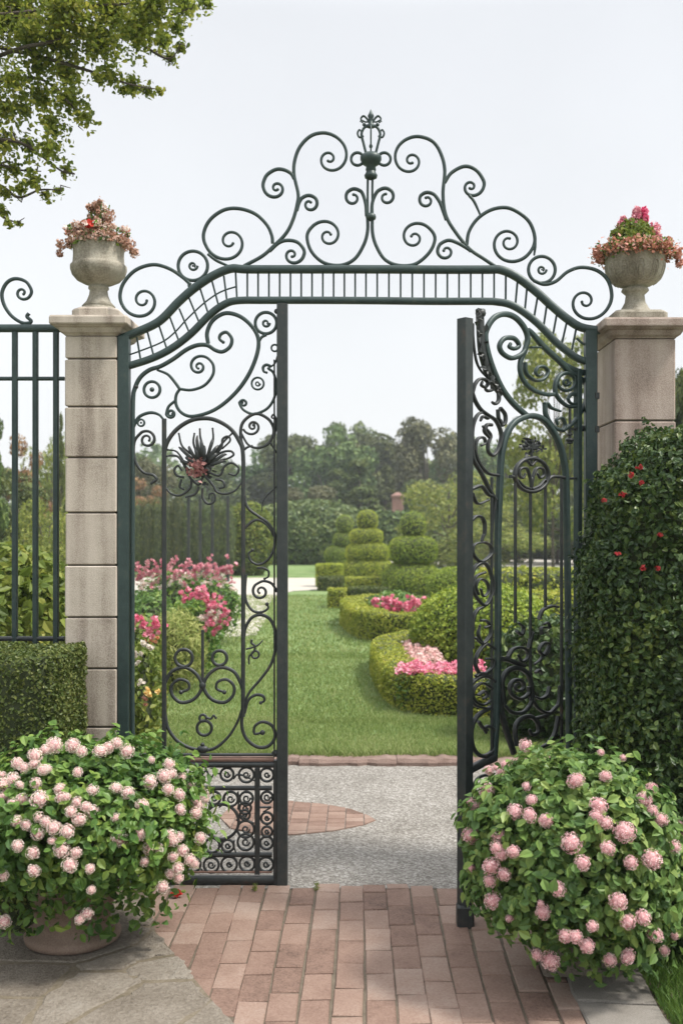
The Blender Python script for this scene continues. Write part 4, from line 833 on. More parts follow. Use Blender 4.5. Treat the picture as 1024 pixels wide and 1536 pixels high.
# tall dark shrub at the right
sol = [blob((1.30, 4.10, .95), (.41, .38, 1.02), .60, .075, 8, 4, 56, 36, zmin=.0), blob((1.13, 4.12, .6), (.25, .3, .62), .85, .06, 6, 7, zmin=0), blob((1.70, 4.2, .9), (.4, .35, 1.0), .8, .06, 5, 9, zmin=0)]
sh = plant('tall_shrub', 'tall dark green clipped shrub with a few red blooms covering the pinkish pillar', 'shrub', sol, 17000, .0235, 'shrubdark', T=T6, jit=.8, depth=.10, shrink=.06, down=.5, sprig=(900, 10, .025, .045))
for x, y in ((946, 712), (962, 724), (933, 742), (990, 802), (926, 830), (964, 852), (985, 852), (905, 750), (958, 700)):
    d = 3.70+.1*abs(x-985)/100; q = .006+.004*rng.random(); rd = MB(); mound(rd, W(x, y, d), (q*1.5, q, q), 14, .011, 0, TP, hemi=False); rd.build('bloom', 'deepred', sh)
# flowering potted hydrangeas ------------------------------------------------
heads = []
def head_mesh(mat, seed):
    mb = MB(); n = 150; i = np.arange(n); z = 1-2*(i+.5)/n; ph = i*2.39996; r = np.sqrt(1-z*z)
    d = np.stack([r*np.cos(ph), r*np.sin(ph), z], 1)+.10*rng.normal(size=(n, 3)); d /= np.linalg.norm(d, axis=1)[:, None]
    rad = .78+.36*rng.random(n)
    for kx in range(4):
        a = kx*PI/2; off = .115
        t1 = np.cross(d, np.array([.3, .5, .8])); t1 /= np.linalg.norm(t1, axis=1)[:, None]; t2 = np.cross(d, t1)
        leaves(mb, d*rad[:, None]+off*(math.cos(a)*t1+math.sin(a)*t2), d, rsize(n, .175), T4, .45)
    ball(mb, (0, 0, 0), .72, 1)
    o = mb.build('flower_head', [mat, 'pinkcore'], loc=(0, 0, 0)); me = o.data; bpy.data.objects.remove(o); return me
M['pinkcore'] = flat('inner_bloom', (0.60, 0.32, 0.33))
HP = [head_mesh('pinkpale', i) for i in range(3)]; HR = [head_mesh('pinkrose', i) for i in range(3)]
def ell_front(px, py, c, r, k=1.0):
    dx, dz = (px-CX)/F, (CY-py)/F       # ray from the lens to the bush surface
    o = np.array([0, 0, H])-c; dd = np.array([dx, 1, dz]); r = np.asarray(r)*k
    a = ((dd/r)**2).sum(); b = 2*(o*dd/r**2).sum(); cc = ((o/r)**2).sum()-1; D = b*b-4*a*cc
    t = (-b-math.sqrt(D))/(2*a) if D > 0 else -b/(2*a)
    return np.array([0, 0, H])+dd*t
def bush(name, label, c, r, spec, crop, mat, group, base, HM, ext, nleaf, size):
    t = thing(name, label, 'flowering shrub', base, group); mb = MB()
    c = np.array(c); V, q = blob(c, r, .92, .13, 8, 5, 48, 26, zmin=base[2]+.02)
    P, N = sample(V, q, nleaf); N = outward(P, N, c); P += N*((rng.random(nleaf)-.75)*.14)[:, None]
    lv = .14*nz(P, 9, 2); P += N*(lv*.35)[:, None]; P[:, 2] = np.maximum(P[:, 2], .03)
    leaves(mb, P, N*np.array([1, 1, 1])+np.array([0, 0, .5]), rsize(nleaf, size, .45), T6, .55, 0, .7)
    for (ec, er, en) in ext:
        V2, q2 = blob(ec, er, .95, .1, 7, 3, 30, 16, zmin=.02); P, N = sample(V2, q2, en); N = outward(P, N, np.array(ec)); P += N*((rng.random(en)-.6)*.12)[:, None]
        leaves(mb, P, N+np.array([0, 0, .5]), rsize(en, size, .45), T6, .6, 0, .7)
    sprigs(mb, [(V, q)], 480, 6, size, .048)
    fo = mb.build('foliage', mat, t)
    mb = MB(); mb.add(c+(V-c)*.74, q, 0, True); mb.build('stems', 'core', t)
    ox, oy, sc = crop
    for hx, hy, hr in spec:
        px, py = ox+hx/sc, oy+hy/sc; p = ell_front(px, py, c, r, 1.13+.06*random.random()); rr = hr/sc*p[1]/F*(.92+.2*random.random())
        o = bpy.data.objects.new('flower_head', random.choice(HM)); COL.objects.link(o); o.parent = t; o.location = p-np.asarray(base)
        o.scale = (rr*(.9+.2*random.random()), rr*.95, rr*(.75+.25*random.random())); o.rotation_euler = (random.random()*6, random.random()*.6, random.random()*6)
    return t
LH = [(245, 85, 36), (205, 105, 26), (160, 130, 28), (330, 85, 32), (370, 112, 26), (455, 110, 34), (490, 95, 30), (530, 75, 28), (575, 112, 34), (80, 165, 30), (110, 185, 24), (155, 168, 24), (195, 195, 26), (215, 190, 20), (60, 240, 32), (90, 262, 20), (18, 260, 30), (15, 315, 24), (8, 220, 22), (60, 348, 26), (100, 328, 28), (163, 255, 28), (178, 328, 38), (352, 206, 22), (270, 280, 26), (280, 322, 26), (300, 318, 22), (420, 285, 26), (525, 277, 27), (577, 298, 27), (348, 340, 28), (322, 384, 28), (390, 362, 26), (362, 420, 38), (422, 384, 32), (642, 356, 29), (677, 250, 30), (525, 412, 25), (76, 425, 28), (122, 443, 28), (175, 408, 27), (208, 430, 25), (245, 458, 30), (305, 475, 34), (172, 480, 30), (235, 515, 20), (540, 502, 36), (630, 487, 29), (82, 538, 28), (150, 570, 34), (280, 556, 34), (345, 570, 26), (316, 625, 34), (155, 650, 27), (15, 672, 27), (408, 642, 26), (668, 550, 28), (718, 555, 26), (652, 610, 25), (815, 374, 28), (742, 225, 32), (775, 215, 26), (760, 285, 28), (810, 308, 27), (860, 265, 20), (820, 230, 24), (765, 170, 26), (685, 150, 18), (915, 310, 30), (890, 355, 30), (885, 390, 28), (930, 330, 18), (770, 490, 26), (808, 498, 22), (780, 515, 24), (905, 505, 30), (825, 560, 26), (782, 588, 26), (858, 602, 26), (805, 640, 26), (770, 665, 22), (808, 685, 24), (735, 725, 28), (414, 738, 20), (395, 845, 26), (360, 872, 26), (22, 880, 32), (880, 620, 22)]
c = W(128, 1252, 3.93)
LB = (W(110, 1250, 4.02)[0], 4.02, 0.02)
t = thing('plant_pot', 'round weathered terracotta pot with a flared foot under the left flowering bush', 'pot', LB)
mb = MB(); lathe(mb, LB, [(.165, 0), (.178, .008), (.182, .025), (.172, .04), (.150, .052), (.138, .07), (.145, .11), (.165, .18), (.185, .28), (.195, .33), (.21, .335), (.21, .38), (.19, .38), (.18, .34)], 48); mb.build('body', 'terracotta', t)
mb = MB(); lathe(mb, LB, [(.17, .335), (.17, .35), (.001, .355)], 32); mb.build('soil', 'soil', t)
LBUSH = bush('flowering_bush', 'rounded bush thick with pale pink pompom blooms, growing from the terracotta pot', c, (.395, .35, .335), LH, (0, 1090, 3.012), 'hyd', 'pink flowering bushes flanking the gate', (LB[0], LB[1], .34), HP, [((c[0]-.18, c[1]-.02, .36), (.28, .27, .24), 700), ((c[0]+.12, c[1], .33), (.28, .22, .22), 700), ((c[0]+.30, c[1]+.1, .52), (.20, .2, .26), 400)], 10000, .035)
RH = [(338, 82, 27), (180, 190, 24), (212, 178, 18), (230, 202, 19), (250, 165, 18), (170, 278, 36), (105, 330, 24), (125, 352, 30), (344, 258, 18), (365, 316, 26), (294, 368, 33), (357, 384, 36), (427, 406, 30), (556, 232, 36), (685, 215, 31), (665, 112, 15), (760, 135, 15), (655, 340, 37), (643, 388, 33), (686, 417, 29), (768, 455, 45), (884, 268, 27), (853, 316, 32), (888, 368, 28), (924, 403, 30), (1012, 420, 20), (1010, 482, 24), (982, 519, 32), (103, 470, 38), (222, 468, 30), (213, 525, 27), (235, 552, 28), (286, 540, 27), (192, 603, 37), (246, 640, 33), (185, 668, 28), (103, 612, 20), (538, 505, 46), (694, 526, 30), (584, 592, 35), (794, 588, 30), (886, 574, 43), (478, 700, 33), (740, 756, 43), (200, 752, 36), (415, 802, 36), (405, 765, 15), (848, 826, 33), (782, 844, 34), (628, 864, 28), (897, 898, 36), (510, 902, 33), (556, 910, 32), (604, 948, 37), (389, 987, 26), (448, 1012, 37), (782, 994, 36), (940, 970, 24), (984, 906, 17), (705, 1010, 26), (270, 830, 20)]
c = W(856, 1288, 3.66); RB = (c[0]+.05, 3.80, .016)
t = thing('stone_planter', 'low rectangular stone planter in shadow under the right flowering bush', 'planter', RB)
mb = MB(); sqprof(mb, RB[0], RB[1], .14, .12, [(0, .016), (.004, .03), (.004, .20), (.016, .21), (.016, .24), (-.02, .24), (-.02, .22)], .01); mb.build('trough', 'flag', t)
mb = MB(); sqprof(mb, RB[0], RB[1], .118, .098, [(0, .215), (0, .23)], .004); mb.build('soil', 'soil', t)
bush('flowering_bush', 'sprawling bush with rose pink pompom blooms, growing from the low stone planter', c, (.32, .33, .35), RH, (670, 1090, 2.885), 'hydcool', 'pink flowering bushes flanking the gate', (RB[0], RB[1], .27), HR, [((c[0]-.05, c[1]-.05, .40), (.27, .24, .24), 700), ((c[0]+.14, c[1]-.02, .34), (.27, .24, .26), 900), ((c[0]+.05, c[1]-.06, .24), (.24, .20, .15), 600), ((c[0]+.02, c[1]+.05, .66), (.24, .25, .16), 500)], 10000, .036)
# trailing twig of the right bush
cR2 = W(995, 1310, 3.95)
plant('low_shrub', 'broad-leaved dark green shrub at the right edge behind the rose pink bush', 'shrub', [blob((cR2[0]+.04, 3.98, .44), (.27, .26, .43), .9, .08, 7, 8, zmin=.02), blob((cR2[0]+.4, 4.0, .40), (.3, .26, .38), .9, .08, 7, 2, zmin=.02)], 2600, .062, 'shrubdark', T=T6, jit=.6, depth=.1, shrink=.06, down=.8)
for x, y, lab in ((383, 1340, 'small green weed sprouting in the brick joint just below the left leaf'), (474, 1338, 'thin green weed in the brick joint at the gravel edge'), (735, 1404, 'little weed tuft beside the foot of the right leaf')):
    p = G(x, y); mb = MB(); n = 60; a = rng.random(n)*2*PI; r = .025*rng.random(n)
    leaves(mb, np.stack([p[0]+r*np.cos(a)*.5, p[1]+r*np.sin(a), .012+.03*rng.random(n)], 1), np.tile([0, 0, 1.], (n, 1)), rsize(n, .016), TN, .9); tag(mb.build('weed', 'bright'), lab, 'weed', 'weeds in the paving')
# fallen bloom by the bricks
p = G(265, 1351); mb = MB(); mound(mb, (p[0], p[1], .03), (.018, .018, .012), 40, .018, 0, TP); tag(mb.build('fallen_bloom', 'red'), 'single red bloom lying on the paving under the left bush', 'flower')
# rose shrubs just behind the left leaf
def spots(par, pts, d, mat, r, n=60, s=.02, name='blossoms'):
    mb = MB()
    for x, y in pts:
        for _ in range(3): mound(mb, W(x, y, d)+r*.85*rng.normal(size=3)*np.array([1, .8, .7]), (r*(.35+.4*rng.random()),)*3, max(10, n//3), s*.85, 0, TP, hemi=False)
    mb.build(name, mat, par)
def rosebush(name, label, cat, px0, px1, ytop, d, dr, mat, dens=900, size=.05, seed=1, group=None, T=T6, depth=.14, lump=.1, e=.95, shrink=.1):
    zt = H+(CY-ytop)*d/F; cx = ((px0+px1)/2-CX)*d/F; rx = (px1-px0)/2*d/F
    return plant(name, label, cat, [blob((cx, d+dr*.0, zt*.5), (rx, dr, zt*.5), e, lump, 4/max(rx, .3), seed, zmin=.0)], dens, size, mat, group, T=T, depth=depth, shrink=shrink, down=.5)
b = rosebush('rose_shrub', 'leafy rose shrub with white and yellow blooms just behind the left gate post', 'shrub', 186, 243, 965, 7.6, .28, 'bright', 1500, .05, 2)
spots(b, [(215, 965), (204, 980), (225, 970), (210, 1022), (206, 990)], 7.25, 'whitep', .022); spots(b, [(222, 1038), (227, 1043)], 7.25, 'yellowp', .024); spots(b, [(214, 1052)], 7.25, 'salmon', .020)
b = rosebush('rose_shrub', 'low sprig of pale rose leaves at the foot of the left gate post', 'shrub', 200, 236, 1100, 7.3, .12, 'bright', 1800, .045, 3)
b = rosebush('rose_shrub', 'bushy rose with bright red pink blooms left of the feathery yellow grass', 'shrub', 180, 246, 928, 9.6, .35, 'bright', 900, .06, 4); spots(b, [(205, 932), (213, 938), (200, 945), (229, 938), (236, 946), (222, 948), (210, 928), (240, 936)], 9.2, 'hotmix', .045, 70, .03); spots(b, [(224, 958), (232, 962)], 9.2, 'orange', .03, 50, .025)
# feathery grass clump
def tuft(name, label, px, ytop, d, w, n, mat, cat='grass clump'):
    zt = H+(CY-ytop)*d/F; cx = (px-CX)*d/F; mb = MB(); a = rng.random(n)*2*PI; l = rng.random(n)**.7*w; hh = zt*(.6+.45*rng.random(n))
    base = np.stack([cx+.06*rng.normal(size=n), d+.06*rng.normal(size=n), np.zeros(n)], 1); tip = base+np.stack([np.cos(a)*l, np.sin(a)*l, hh], 1); mid = base*.5+tip*.5+np.stack([0*a, 0*a, hh*.12], 1)
    ww = np.stack([np.sin(a), -np.cos(a), 0*a], 1)*.008
    V = np.stack([base-ww, base+ww, mid+ww, tip, mid-ww], 1).reshape(-1, 3); mb.add(V, np.arange(n)[:, None]*5+np.arange(5)[None])
    m = n*2; i = rng.integers(0, n, m); tt = (.55+.45*rng.random(m))[:, None]; leaves(mb, mid[i]*(1-tt)+tip[i]*tt, np.tile([0, 0, 1.], (m, 1)), rsize(m, .03), TN, 1.2)
    return tag(mb.build(name, mat), label, cat)
rosebush('ornamental_grass', 'feathery yellow green grass clump in the bed behind the left leaf', 'grass clump', 226, 302, 918, 10.2, .36, 'grassplume', 3200, .075, 9, None, TN, .22, .12, .95, .14)
def pinkrow(x0, x1, y, n): return [(x0+(x1-x0)*(i+.5)/n+3*rng.normal(), y+3*rng.normal()) for i in range(n)]
b = rosebush('rose_shrub', 'rounded green rose bush topped and edged with pink clusters beside the path', 'shrub', 258, 328, 892, 11.2, .45, 'hyd', 800, .06, 6); spots(b, [(x+4*rng.normal(), y+4*rng.normal()) for x, y in ((276, 890), (286, 893), (299, 888), (307, 892), (314, 893), (320, 902), (328, 897), (333, 905), (324, 917), (333, 920), (322, 928), (316, 930), (334, 942), (328, 946), (318, 940), (325, 908), (335, 930), (308, 886), (303, 895), (294, 892), (312, 905), (318, 915))], 10.75, 'hotmix', .042, 70, .032); spots(b, pinkrow(305, 325, 925, 4), 10.75, 'pinkpale', .05, 60, .03)
b = rosebush('garden_shrub', 'low blue green bush between the phlox and the red pink roses', 'shrub', 196, 262, 886, 12.4, .5, 'hydcool', 700, .06, 7)
b = rosebush('phlox_clump', 'tall border plant massed with dusty pink flower heads in front of the dark hedge', 'flowers', 196, 358, 858, 14.2, .6, 'hyd', 700, .06, 8)
spots(b, [(x, 852+9*math.sin(x*.33)+abs(x-280)*.06+5*rng.normal()) for x in range(204, 352, 3)]+[(x, 858+9*math.sin(x*.5)+6*rng.normal()) for x in range(206, 350, 4)], 13.7, 'midpink', .034, 34, .03); spots(b, [(x, 868+8*rng.normal()+abs(x-285)*.08) for x in range(205, 352, 4)], 13.7, 'pinkpale', .032, 26, .03)
# ---------------------------------------------------------------- LAWN BEDS ON THE RIGHT
def boxhedge(label, path, w, z1, mat='box', dens=2600, size=.035, seed=1, group='low clipped hedges along the lawn', rnd=.05, name='low_hedge', lump=.014, depth=.035):
    V, q = hedge(path, w, 0.0, z1, rnd, lump, 8, seed, step=.1)
    return plant(name, label, 'hedge', [(V, q)], dens, size, mat, group, jit=.7, depth=depth, shrink=.035)
def gp(*ps, z=0): return [tuple(G(x, y, z)[:2]) for x, y in ps]
c1 = smooth(np.array([(.60, 12.4), (.40, 12.1), (.29, 11.5), (.31, 10.5), (.39, 9.5), (.53, 9.0), (.80, 8.78), (1.6, 8.75)]), 6)
B2 = boxhedge('low box hedge curving round the nearest pink flower bed', c1, .34, .35, 'boxgold', 5200, .024, 1)
def carpet(name, label, x0, x1, y0, y1, z, n, sz, mats, edge):
    m = MB(); xx = x0+(x1-x0)*rng.random(n); yy = y0+(y1-y0)*rng.random(n); k = xx > edge(yy)+.04*rng.normal(size=n); xx, yy = xx[k], yy[k]; n = len(xx)
    zz = z+.035*nz(np.stack([xx, yy, xx*2], 1), 13)+.03*rng.random(n)
    leaves(m, np.stack([xx, yy, zz], 1), np.tile([0, -.3, 1.], (n, 1)), rsize(n, sz), TP, .7, 0)
    leaves(m, np.stack([xx, yy, z*rng.random(n)**.5], 1), np.tile([0, 0, 1.], (n, 1)), rsize(n, sz*1.5), T6, .9, 1)
    return tag(m.build(name, mats), label, 'flowers', 'pink flowers in the lawn beds')
carpet('bedding_flowers', 'carpet of bright pink bedding flowers spilling over the nearest low hedge', .30, 1.6, 8.82, 9.4, .36, 4300, .024, ['bedpink', 'hyd'], lambda y: .34+.5*(y-9.0)**2)
carpet('bedding_flowers', 'strip of whitish pink flowers between the near hedge and the round bush', .42, .80, 9.5, 11.4, .32, 1900, .028, ['bedpale', 'hyd'], lambda y: .48+0*y)
sheet('flower_bed', [(.4, 9.1), (.75, 8.9), (2, 8.9), (2, 13), (.5, 13)], 0.032, 'soil')
R1 = plant('round_bush', 'large rounded golden green bush behind the nearest low hedge', 'shrub', [blob((1.34, 11.4, .44), (.78, .72, .53), .95, .03, 6, 2, zmin=0)], 3600, .036, 'topiarydeep', T=T4, jit=.7, depth=.08, shrink=.06, sprig=(260, 6, .035, .04))
c2 = smooth(np.array([(.55, 18.2), (.05, 17.9), (-.14, 17.2), (-.08, 16.2), (.06, 15.2), (.25, 14.5), (.55, 14.25), (1.1, 14.2), (1.5, 14.5)]), 6)
boxhedge('low hedge looping round the second bed of magenta roses', c2, .36, .42, 'boxgold', 3400, .032, 3)
b = plant('rose_shrub', 'spreading magenta rose bush inside the second hedged bed', 'shrub', [blob((.55, 16.4, .30), (.44, .8, .25), .95, .12, 5, 3, zmin=.02)], 900, .06, 'hyd', T=T6, depth=.12, shrink=.08)
spots(b, [(560, 905), (568, 903), (585, 901), (592, 903), (603, 905), (612, 900), (618, 906), (624, 903), (630, 902), (563, 918), (575, 925), (578, 930), (606, 914), (610, 918), (598, 910), (585, 910), (572, 898), (632, 908), (556, 912), (590, 897), (565, 911), (580, 917), (595, 914), (600, 922), (586, 902), (610, 905), (622, 912), (570, 924)], 15.5, 'hotmix', .06, 80, .04)
sheet('rose_bed', [(0, 15), (.4, 14.4), (1.5, 14.4), (1.6, 18), (.3, 18)], 0.032, 'redsoil')
boxhedge('short golden topped hedge block at the lawn edge below the tiered topiaries', [(-.60, 20.4), (-.30, 20.4)], .5, .40, 'boxgold', 2800, .036, 5, rnd=.04)
boxhedge('green low hedge running right from the golden hedge block', [(-.20, 20.5), (.55, 20.5)], .45, .42, 'box', 2600, .036, 6, rnd=.04)
boxhedge('golden green low hedge just in front of the five tier topiary', [(-.32, 24.5), (.55, 24.5)], .6, .42, 'boxgold', 2600, .038, 7, rnd=.05)
boxhedge('two step hedge block left of the five tier topiary, wide lower step', [(-1.02, 26), (-.45, 26)], .7, .36, 'box', 2600, .038, 8, rnd=.05)
boxhedge('small upper hedge step behind the left hedge block', [(-1.12, 27.6), (-.5, 27.6)], .7, .62, 'topiary', 2600, .038, 9, rnd=.06)
# tiered topiaries
def topiary(label, cx, d, tiers, base, mat='topiary', dens=2400, size=.036, seed=0):
    t = thing('tiered_topiary', label, 'topiary', (cx, d, 0), 'tiered topiaries'); s = d/F
    for i, (pxo, y0, y1, w, e) in enumerate(tiers):       # offset px, top, bottom, width px
        cz = H+(CY-(y0+y1)/2)*s; V, q = blob((cx+pxo*s, d, cz), (w/2*s, w/2*s, (y1-y0)/2*s*1.06), min(1.0, e*1.08), .03, 5, seed+i, 36, 18, zmin=0.0)
        mb = MB(); ar = 4*PI*(w/2*s)**2*.8; n = int(ar*dens); P, N = sample(V, q, n); N = outward(P, N, V.mean(0)); P += N*((rng.random(n)-.7)*.05)[:, None]
        leaves(mb, P, N, rsize(n, size), T4, .6); mb.add(V.mean(0)+(V-V.mean(0))*.95, q, 1, True); mb.build('tier', [mat, 'core'], t)
    mb = MB(); tube3(mb, [(cx, d, 0), (cx, d, .5), (cx, d, H+(CY-tiers[0][1]-8)*s)], [.06, .05, .02]); mb.build('stem', 'bark', t)
topiary('three tier rounded topiary with an egg shaped top beside the round bush', (616-CX)*24.4/F, 24.4, [(3, 769, 809, 39, .85), (3, 805, 846, 71, .62), (0, 841, 904, 92, .9)], 893, 'topiarydeep')
topiary('tall five tier topiary cone in the middle of the lawn beds', (549-CX)*30/F, 30, [(2, 766, 795, 32, .8), (0, 793, 818, 50, .65), (2, 814, 843, 66, .62), (2, 838, 873, 76, .62), (0, 862, 876, 70, .6)], 872, seed=5)
topiary('narrow four tier topiary behind the five tier one', (512-CX)*36/F, 36, [(5, 773, 802, 26, .85), (2, 799, 822, 30, .7), (-4, 819, 846, 44, .8), (-2, 832, 858, 42, .8)], 850, 'topiarydeep', seed=9)
plant('round_bush', 'dark green ball bush right of the three tier topiary', 'shrub', [blob(((683-CX)*22.5/F, 22.5, .33), (.62, .6, .40), .9, .04, 5, 4, zmin=0)], 2400, .04, 'topiarydeep', jit=.65, depth=.06, shrink=.05)
# hedges and shrubs seen through the open right leaf
boxhedge('long bright topped hedge seen through the bars of the right leaf', [(1.75, 12.6), (4.6, 12.9)], .9, .80, 'boxgold', 1700, .05, 12, 'garden hedges beyond the right leaf', .08, 'garden_hedge', .03, .06)
boxhedge('pale green hedge bank further back beyond the right leaf', [(2.3, 19), (7, 19.5)], 1.2, .80, 'boxgold', 900, .07, 13, 'garden hedges beyond the right leaf', .15, 'garden_hedge', .05, .08)
plant('garden_shrub', 'dark leafy shrub close behind the lower scrolls of the right leaf', 'shrub', [blob((1.42, 7.9, .42), (.46, .4, .46), .9, .09, 5, 6, zmin=0), blob((2.0, 7.8, .5), (.5, .4, .55), .9, .09, 5, 8, zmin=0)], 1700, .055, 'shrubdark', T=T6, depth=.12, shrink=.08, down=.5)
# ---------------------------------------------------------------- BACKGROUND PLANTS AND TREES
plant('garden_bush', 'bright leafy bush behind the bar fence at the left edge', 'shrub', [blob((-2.35, 6.6, .68), (.62, .5, .76), .85, .08, 4, 3, zmin=0), blob((-3.3, 6.8, .66), (.6, .5, .7), .85, .08, 4, 5, zmin=0)], 1500, .075, 'bright', T=T6, depth=.16, shrink=.12, down=.5)
plant('rhododendron', 'big domed rhododendron behind the lawn left of the topiaries', 'shrub', [blob(((462-CX)*45/F, 45, 1.15), (2.75, 2.2, 1.55), .8, .04, 1.6, 3, zmin=0)], 260, .17, 'rhodo', T=T6, jit=.55, depth=.2, shrink=.15)
for i, px in enumerate(range(192, 352, 15)):
    d = 33; zt = H+(CY-752+6*rng.normal())*d/F; cx = (px-CX)*d/F
    mb = MB(); V, q = blob((cx, d, zt/2), (.24, .26, zt/2), .72, .06, 5, i, 18, 24, zmin=0); n = 1500; P, N = sample(V, q, n); N = outward(P, N, (cx, d, zt/2)); P += N*((rng.random(n)-.6)*.08)[:, None]
    leaves(mb, P, N, rsize(n, .10), TN, .5, 0, -2.5); mb.add((cx, d, zt/2)+(V-(cx, d, zt/2))*.86, q, 1, True)
    o = mb.build('columnar_conifer', ['cypress', 'core'])
    tag(o, 'dark columnar conifer in the tight row behind the pink border flowers', 'conifer', 'row of conifers behind the border')
plant('garden_bush', 'bright green tree-like bush at the right end of the conifer row', 'shrub', [blob(((372-CX)*34/F, 34, 1.15), (.85, .6, 1.25), .85, .06, 3, 4, zmin=0)], 500, .10, 'bright', T=T6, depth=.15, shrink=.12)
RFp = Plane((-7, 24), (0, 24)); rf = thing('garden_railing', 'dark iron railing posts standing behind the pink border flowers', 'railing', ((320-CX)*24/F, 24, 0))
for px in (283, 300.5, 318.5, 342): mb = MB(); p = RFp(px, 800); obox(mb, p, RFp.u, RFp.n, .065, .065, 0, H+(CY-744)*24/F); mb.build('bar', 'iron_dark', rf)
hrail(278, 347, 852, .05, .05, 'rail', 'iron_dark', rf, RFp)
# tree prototypes
def make_tree(name, kind, hgt, cw, mat, nl=5200, ls=.26, lumps=26, seed=0, trunk=.25, cone=False, clear=.18):
    r = np.random.default_rng(seed); t = thing(name, None, 'tree', (0, 0, 0)); mb = MB()
    tube3(mb, [(0, 0, -.1), (.05, 0, hgt*.2), (-.05, .05, hgt*.5), (0, 0, hgt*.85)], [trunk*.6, trunk*.45, trunk*.3, trunk*.08])
    C = []
    for i in range(lumps):
        for _ in range(30):
            z = clear+(1-clear)*r.random(); prof = (1-z)*1.05+.08 if cone else math.sqrt(max(0, 1-((z-.55)/.52)**2))*(.9+.2*r.random())
            a = r.random()*2*PI; rad = cw/2*prof*(.55+.45*r.random())
            rr = cw*(.10+.10*r.random())*(.7 if cone else 1)
            if rad > 0: break
        C.append((np.array([math.cos(a)*rad, math.sin(a)*rad, z*hgt-rr*.5]), rr))
        if i % 3 == 0: tube3(mb, [(0, 0, hgt*(.15+.5*z*.6)), tuple(C[-1][0]*np.array([.5, .5, .9])), tuple(C[-1][0])], [trunk*.22, trunk*.14, trunk*.05], 0, 6)
    mb.build('trunk', 'bark', t)
    mb = MB(); tot = sum(q**2 for _, q in C)
    for c, rr in C:
        n = int(nl*rr**2/tot); d = rng.normal(size=(n, 3)); d /= np.linalg.norm(d, axis=1)[:, None]
        leaves(mb, c+d*(rr*(.72+.38*rng.random(n)))[:, None]*np.array([1.1, 1.1, .8]), d+np.array([0, 0, .3]), rsize(n, ls, .5), T4, .6)
    mb.build('crown', mat, t); return t
TP_ = {'dense': [make_tree('broadleaf_tree', 'd', 8.0, 6.4, 'tree', 10500, .30, 42, s) for s in (1, 2, 3)],
       'brown': [make_tree('broadleaf_tree', 'b', 8.0, 5.6, 'treebrown', 8500, .28, 38, s) for s in (4, 5)],
       'light': [make_tree('broadleaf_tree', 'l', 6.0, 5.6, 'treelight', 5200, .20, 32, 6, clear=.1)],
       'copper': [make_tree('broadleaf_tree', 'c', 6.0, 3.0, 'treepink', 4200, .16, 26, 7, clear=.05)],
       'conifer': [make_tree('conifer_tree', 'k', 8.0, 3.6, 'cypress', 5200, .22, 44, 8, cone=True, clear=.06)],
       'open': [make_tree('slender_tree', 'o', 6.4, 3.2, 'treelight', 8000, .14, 40, 9, trunk=.12, clear=.25)]}
used = set()
def tree(kind, px, ytop, wpx, d, label, k=0, group='trees beyond the garden'):
    pr = TP_[kind]; p = pr[k % len(pr)]; zt = H+(CY-ytop)*d/F; loc = ((px-CX)*d/F, d, 0)
    mesh_h = 8.0 if kind in ('dense', 'brown', 'conifer') else (6.4 if kind == 'open' else 6.0); mesh_w = {'dense': 6.4, 'brown': 5.6, 'light': 5.6, 'copper': 3.0, 'conifer': 3.6, 'open': 3.2}[kind]
    sz = zt/mesh_h; sx = wpx*d/F/mesh_w; rz = rng.random()*6
    if p.name not in used:
        used.add(p.name); p.location = loc; p.scale = (sx, sx, sz); p.rotation_euler = (0, 0, rz); p['label'] = label; p['group'] = group; return p
    o = copy_thing(p, loc, (sx, sx, sz), rz, label); o['group'] = group; return o
tree('dense', 492, 640, 120, 74, 'broad spreading green tree on the skyline left of the gap', 0)
tree('dense', 560, 655, 120, 80, 'mid green tree on the skyline above the tiered topiaries', 1)
tree('brown', 640, 632, 105, 68, 'tall greyish brown tree on the skyline near the right leaf stile', 0)
tree('dense', 528, 634, 80, 84, 'tallest dark green crown at the middle of the skyline', 2)
tree('dense', 430, 655, 110, 78, 'green tree on the skyline behind the left leaf stile', 1)
tree('dense', 600, 662, 100, 86, 'pale hazy tree in the dip of the skyline', 0)
tree('dense', 700, 652, 110, 80, 'hazy tree on the skyline behind the right leaf stile', 2)
tree('brown', 770, 668, 110, 84, 'hazy brown tree seen through the inner arch of the right leaf', 1)
tree('dense', 850, 660, 120, 90, 'hazy green tree beside the hinge of the right leaf', 1)
tree('dense', 370, 672, 110, 82, 'hazy green tree seen between upright and rosette of the left leaf', 0)
tree('dense', 310, 690, 110, 76, 'hazy green tree right behind the rosette', 2)
tree('brown', 228, 690, 70, 52, 'brownish tree seen beside the left gate post above the conifer row', 0)
tree('dense', 180, 680, 110, 80, 'hazy green tree standing behind the pale pillar', 1)
tree('brown', 465, 728, 85, 58, 'rounded brownish tree rising above the rhododendron', 1)
tree('conifer', 540, 690, 110, 60, 'dark broad conifer behind the five tier topiary', 0)
tree('conifer', 578, 700, 60, 66, 'narrow grey green conifer left of the red brick pier', 0)
tree('conifer', 505, 705, 80, 64, 'dark conifer behind the narrow four tier topiary', 0)
tree('dense', 640, 720, 90, 62, 'dark rounded tree behind the egg topped topiary', 2)
tree('light', 672, 704, 150, 42, 'large light green tree to the right of the three tier topiary', 0)
tree('light', 775, 735, 120, 46, 'light green tree in the middle of the right leaf arch', 0)
tree('light', 735, 780, 150, 40, 'low broad green tree behind the bars of the right leaf', 0)
tree('dense', 835, 745, 150, 44, 'dark green tree low behind the right leaf bars', 0)
tree('open', 830, 482, 130, 26, 'tall airy light green tree rising behind the right end of the arch', 0)
tree('open', 905, 560, 100, 28, 'airy light tree partly behind the pinkish pillar', 0)
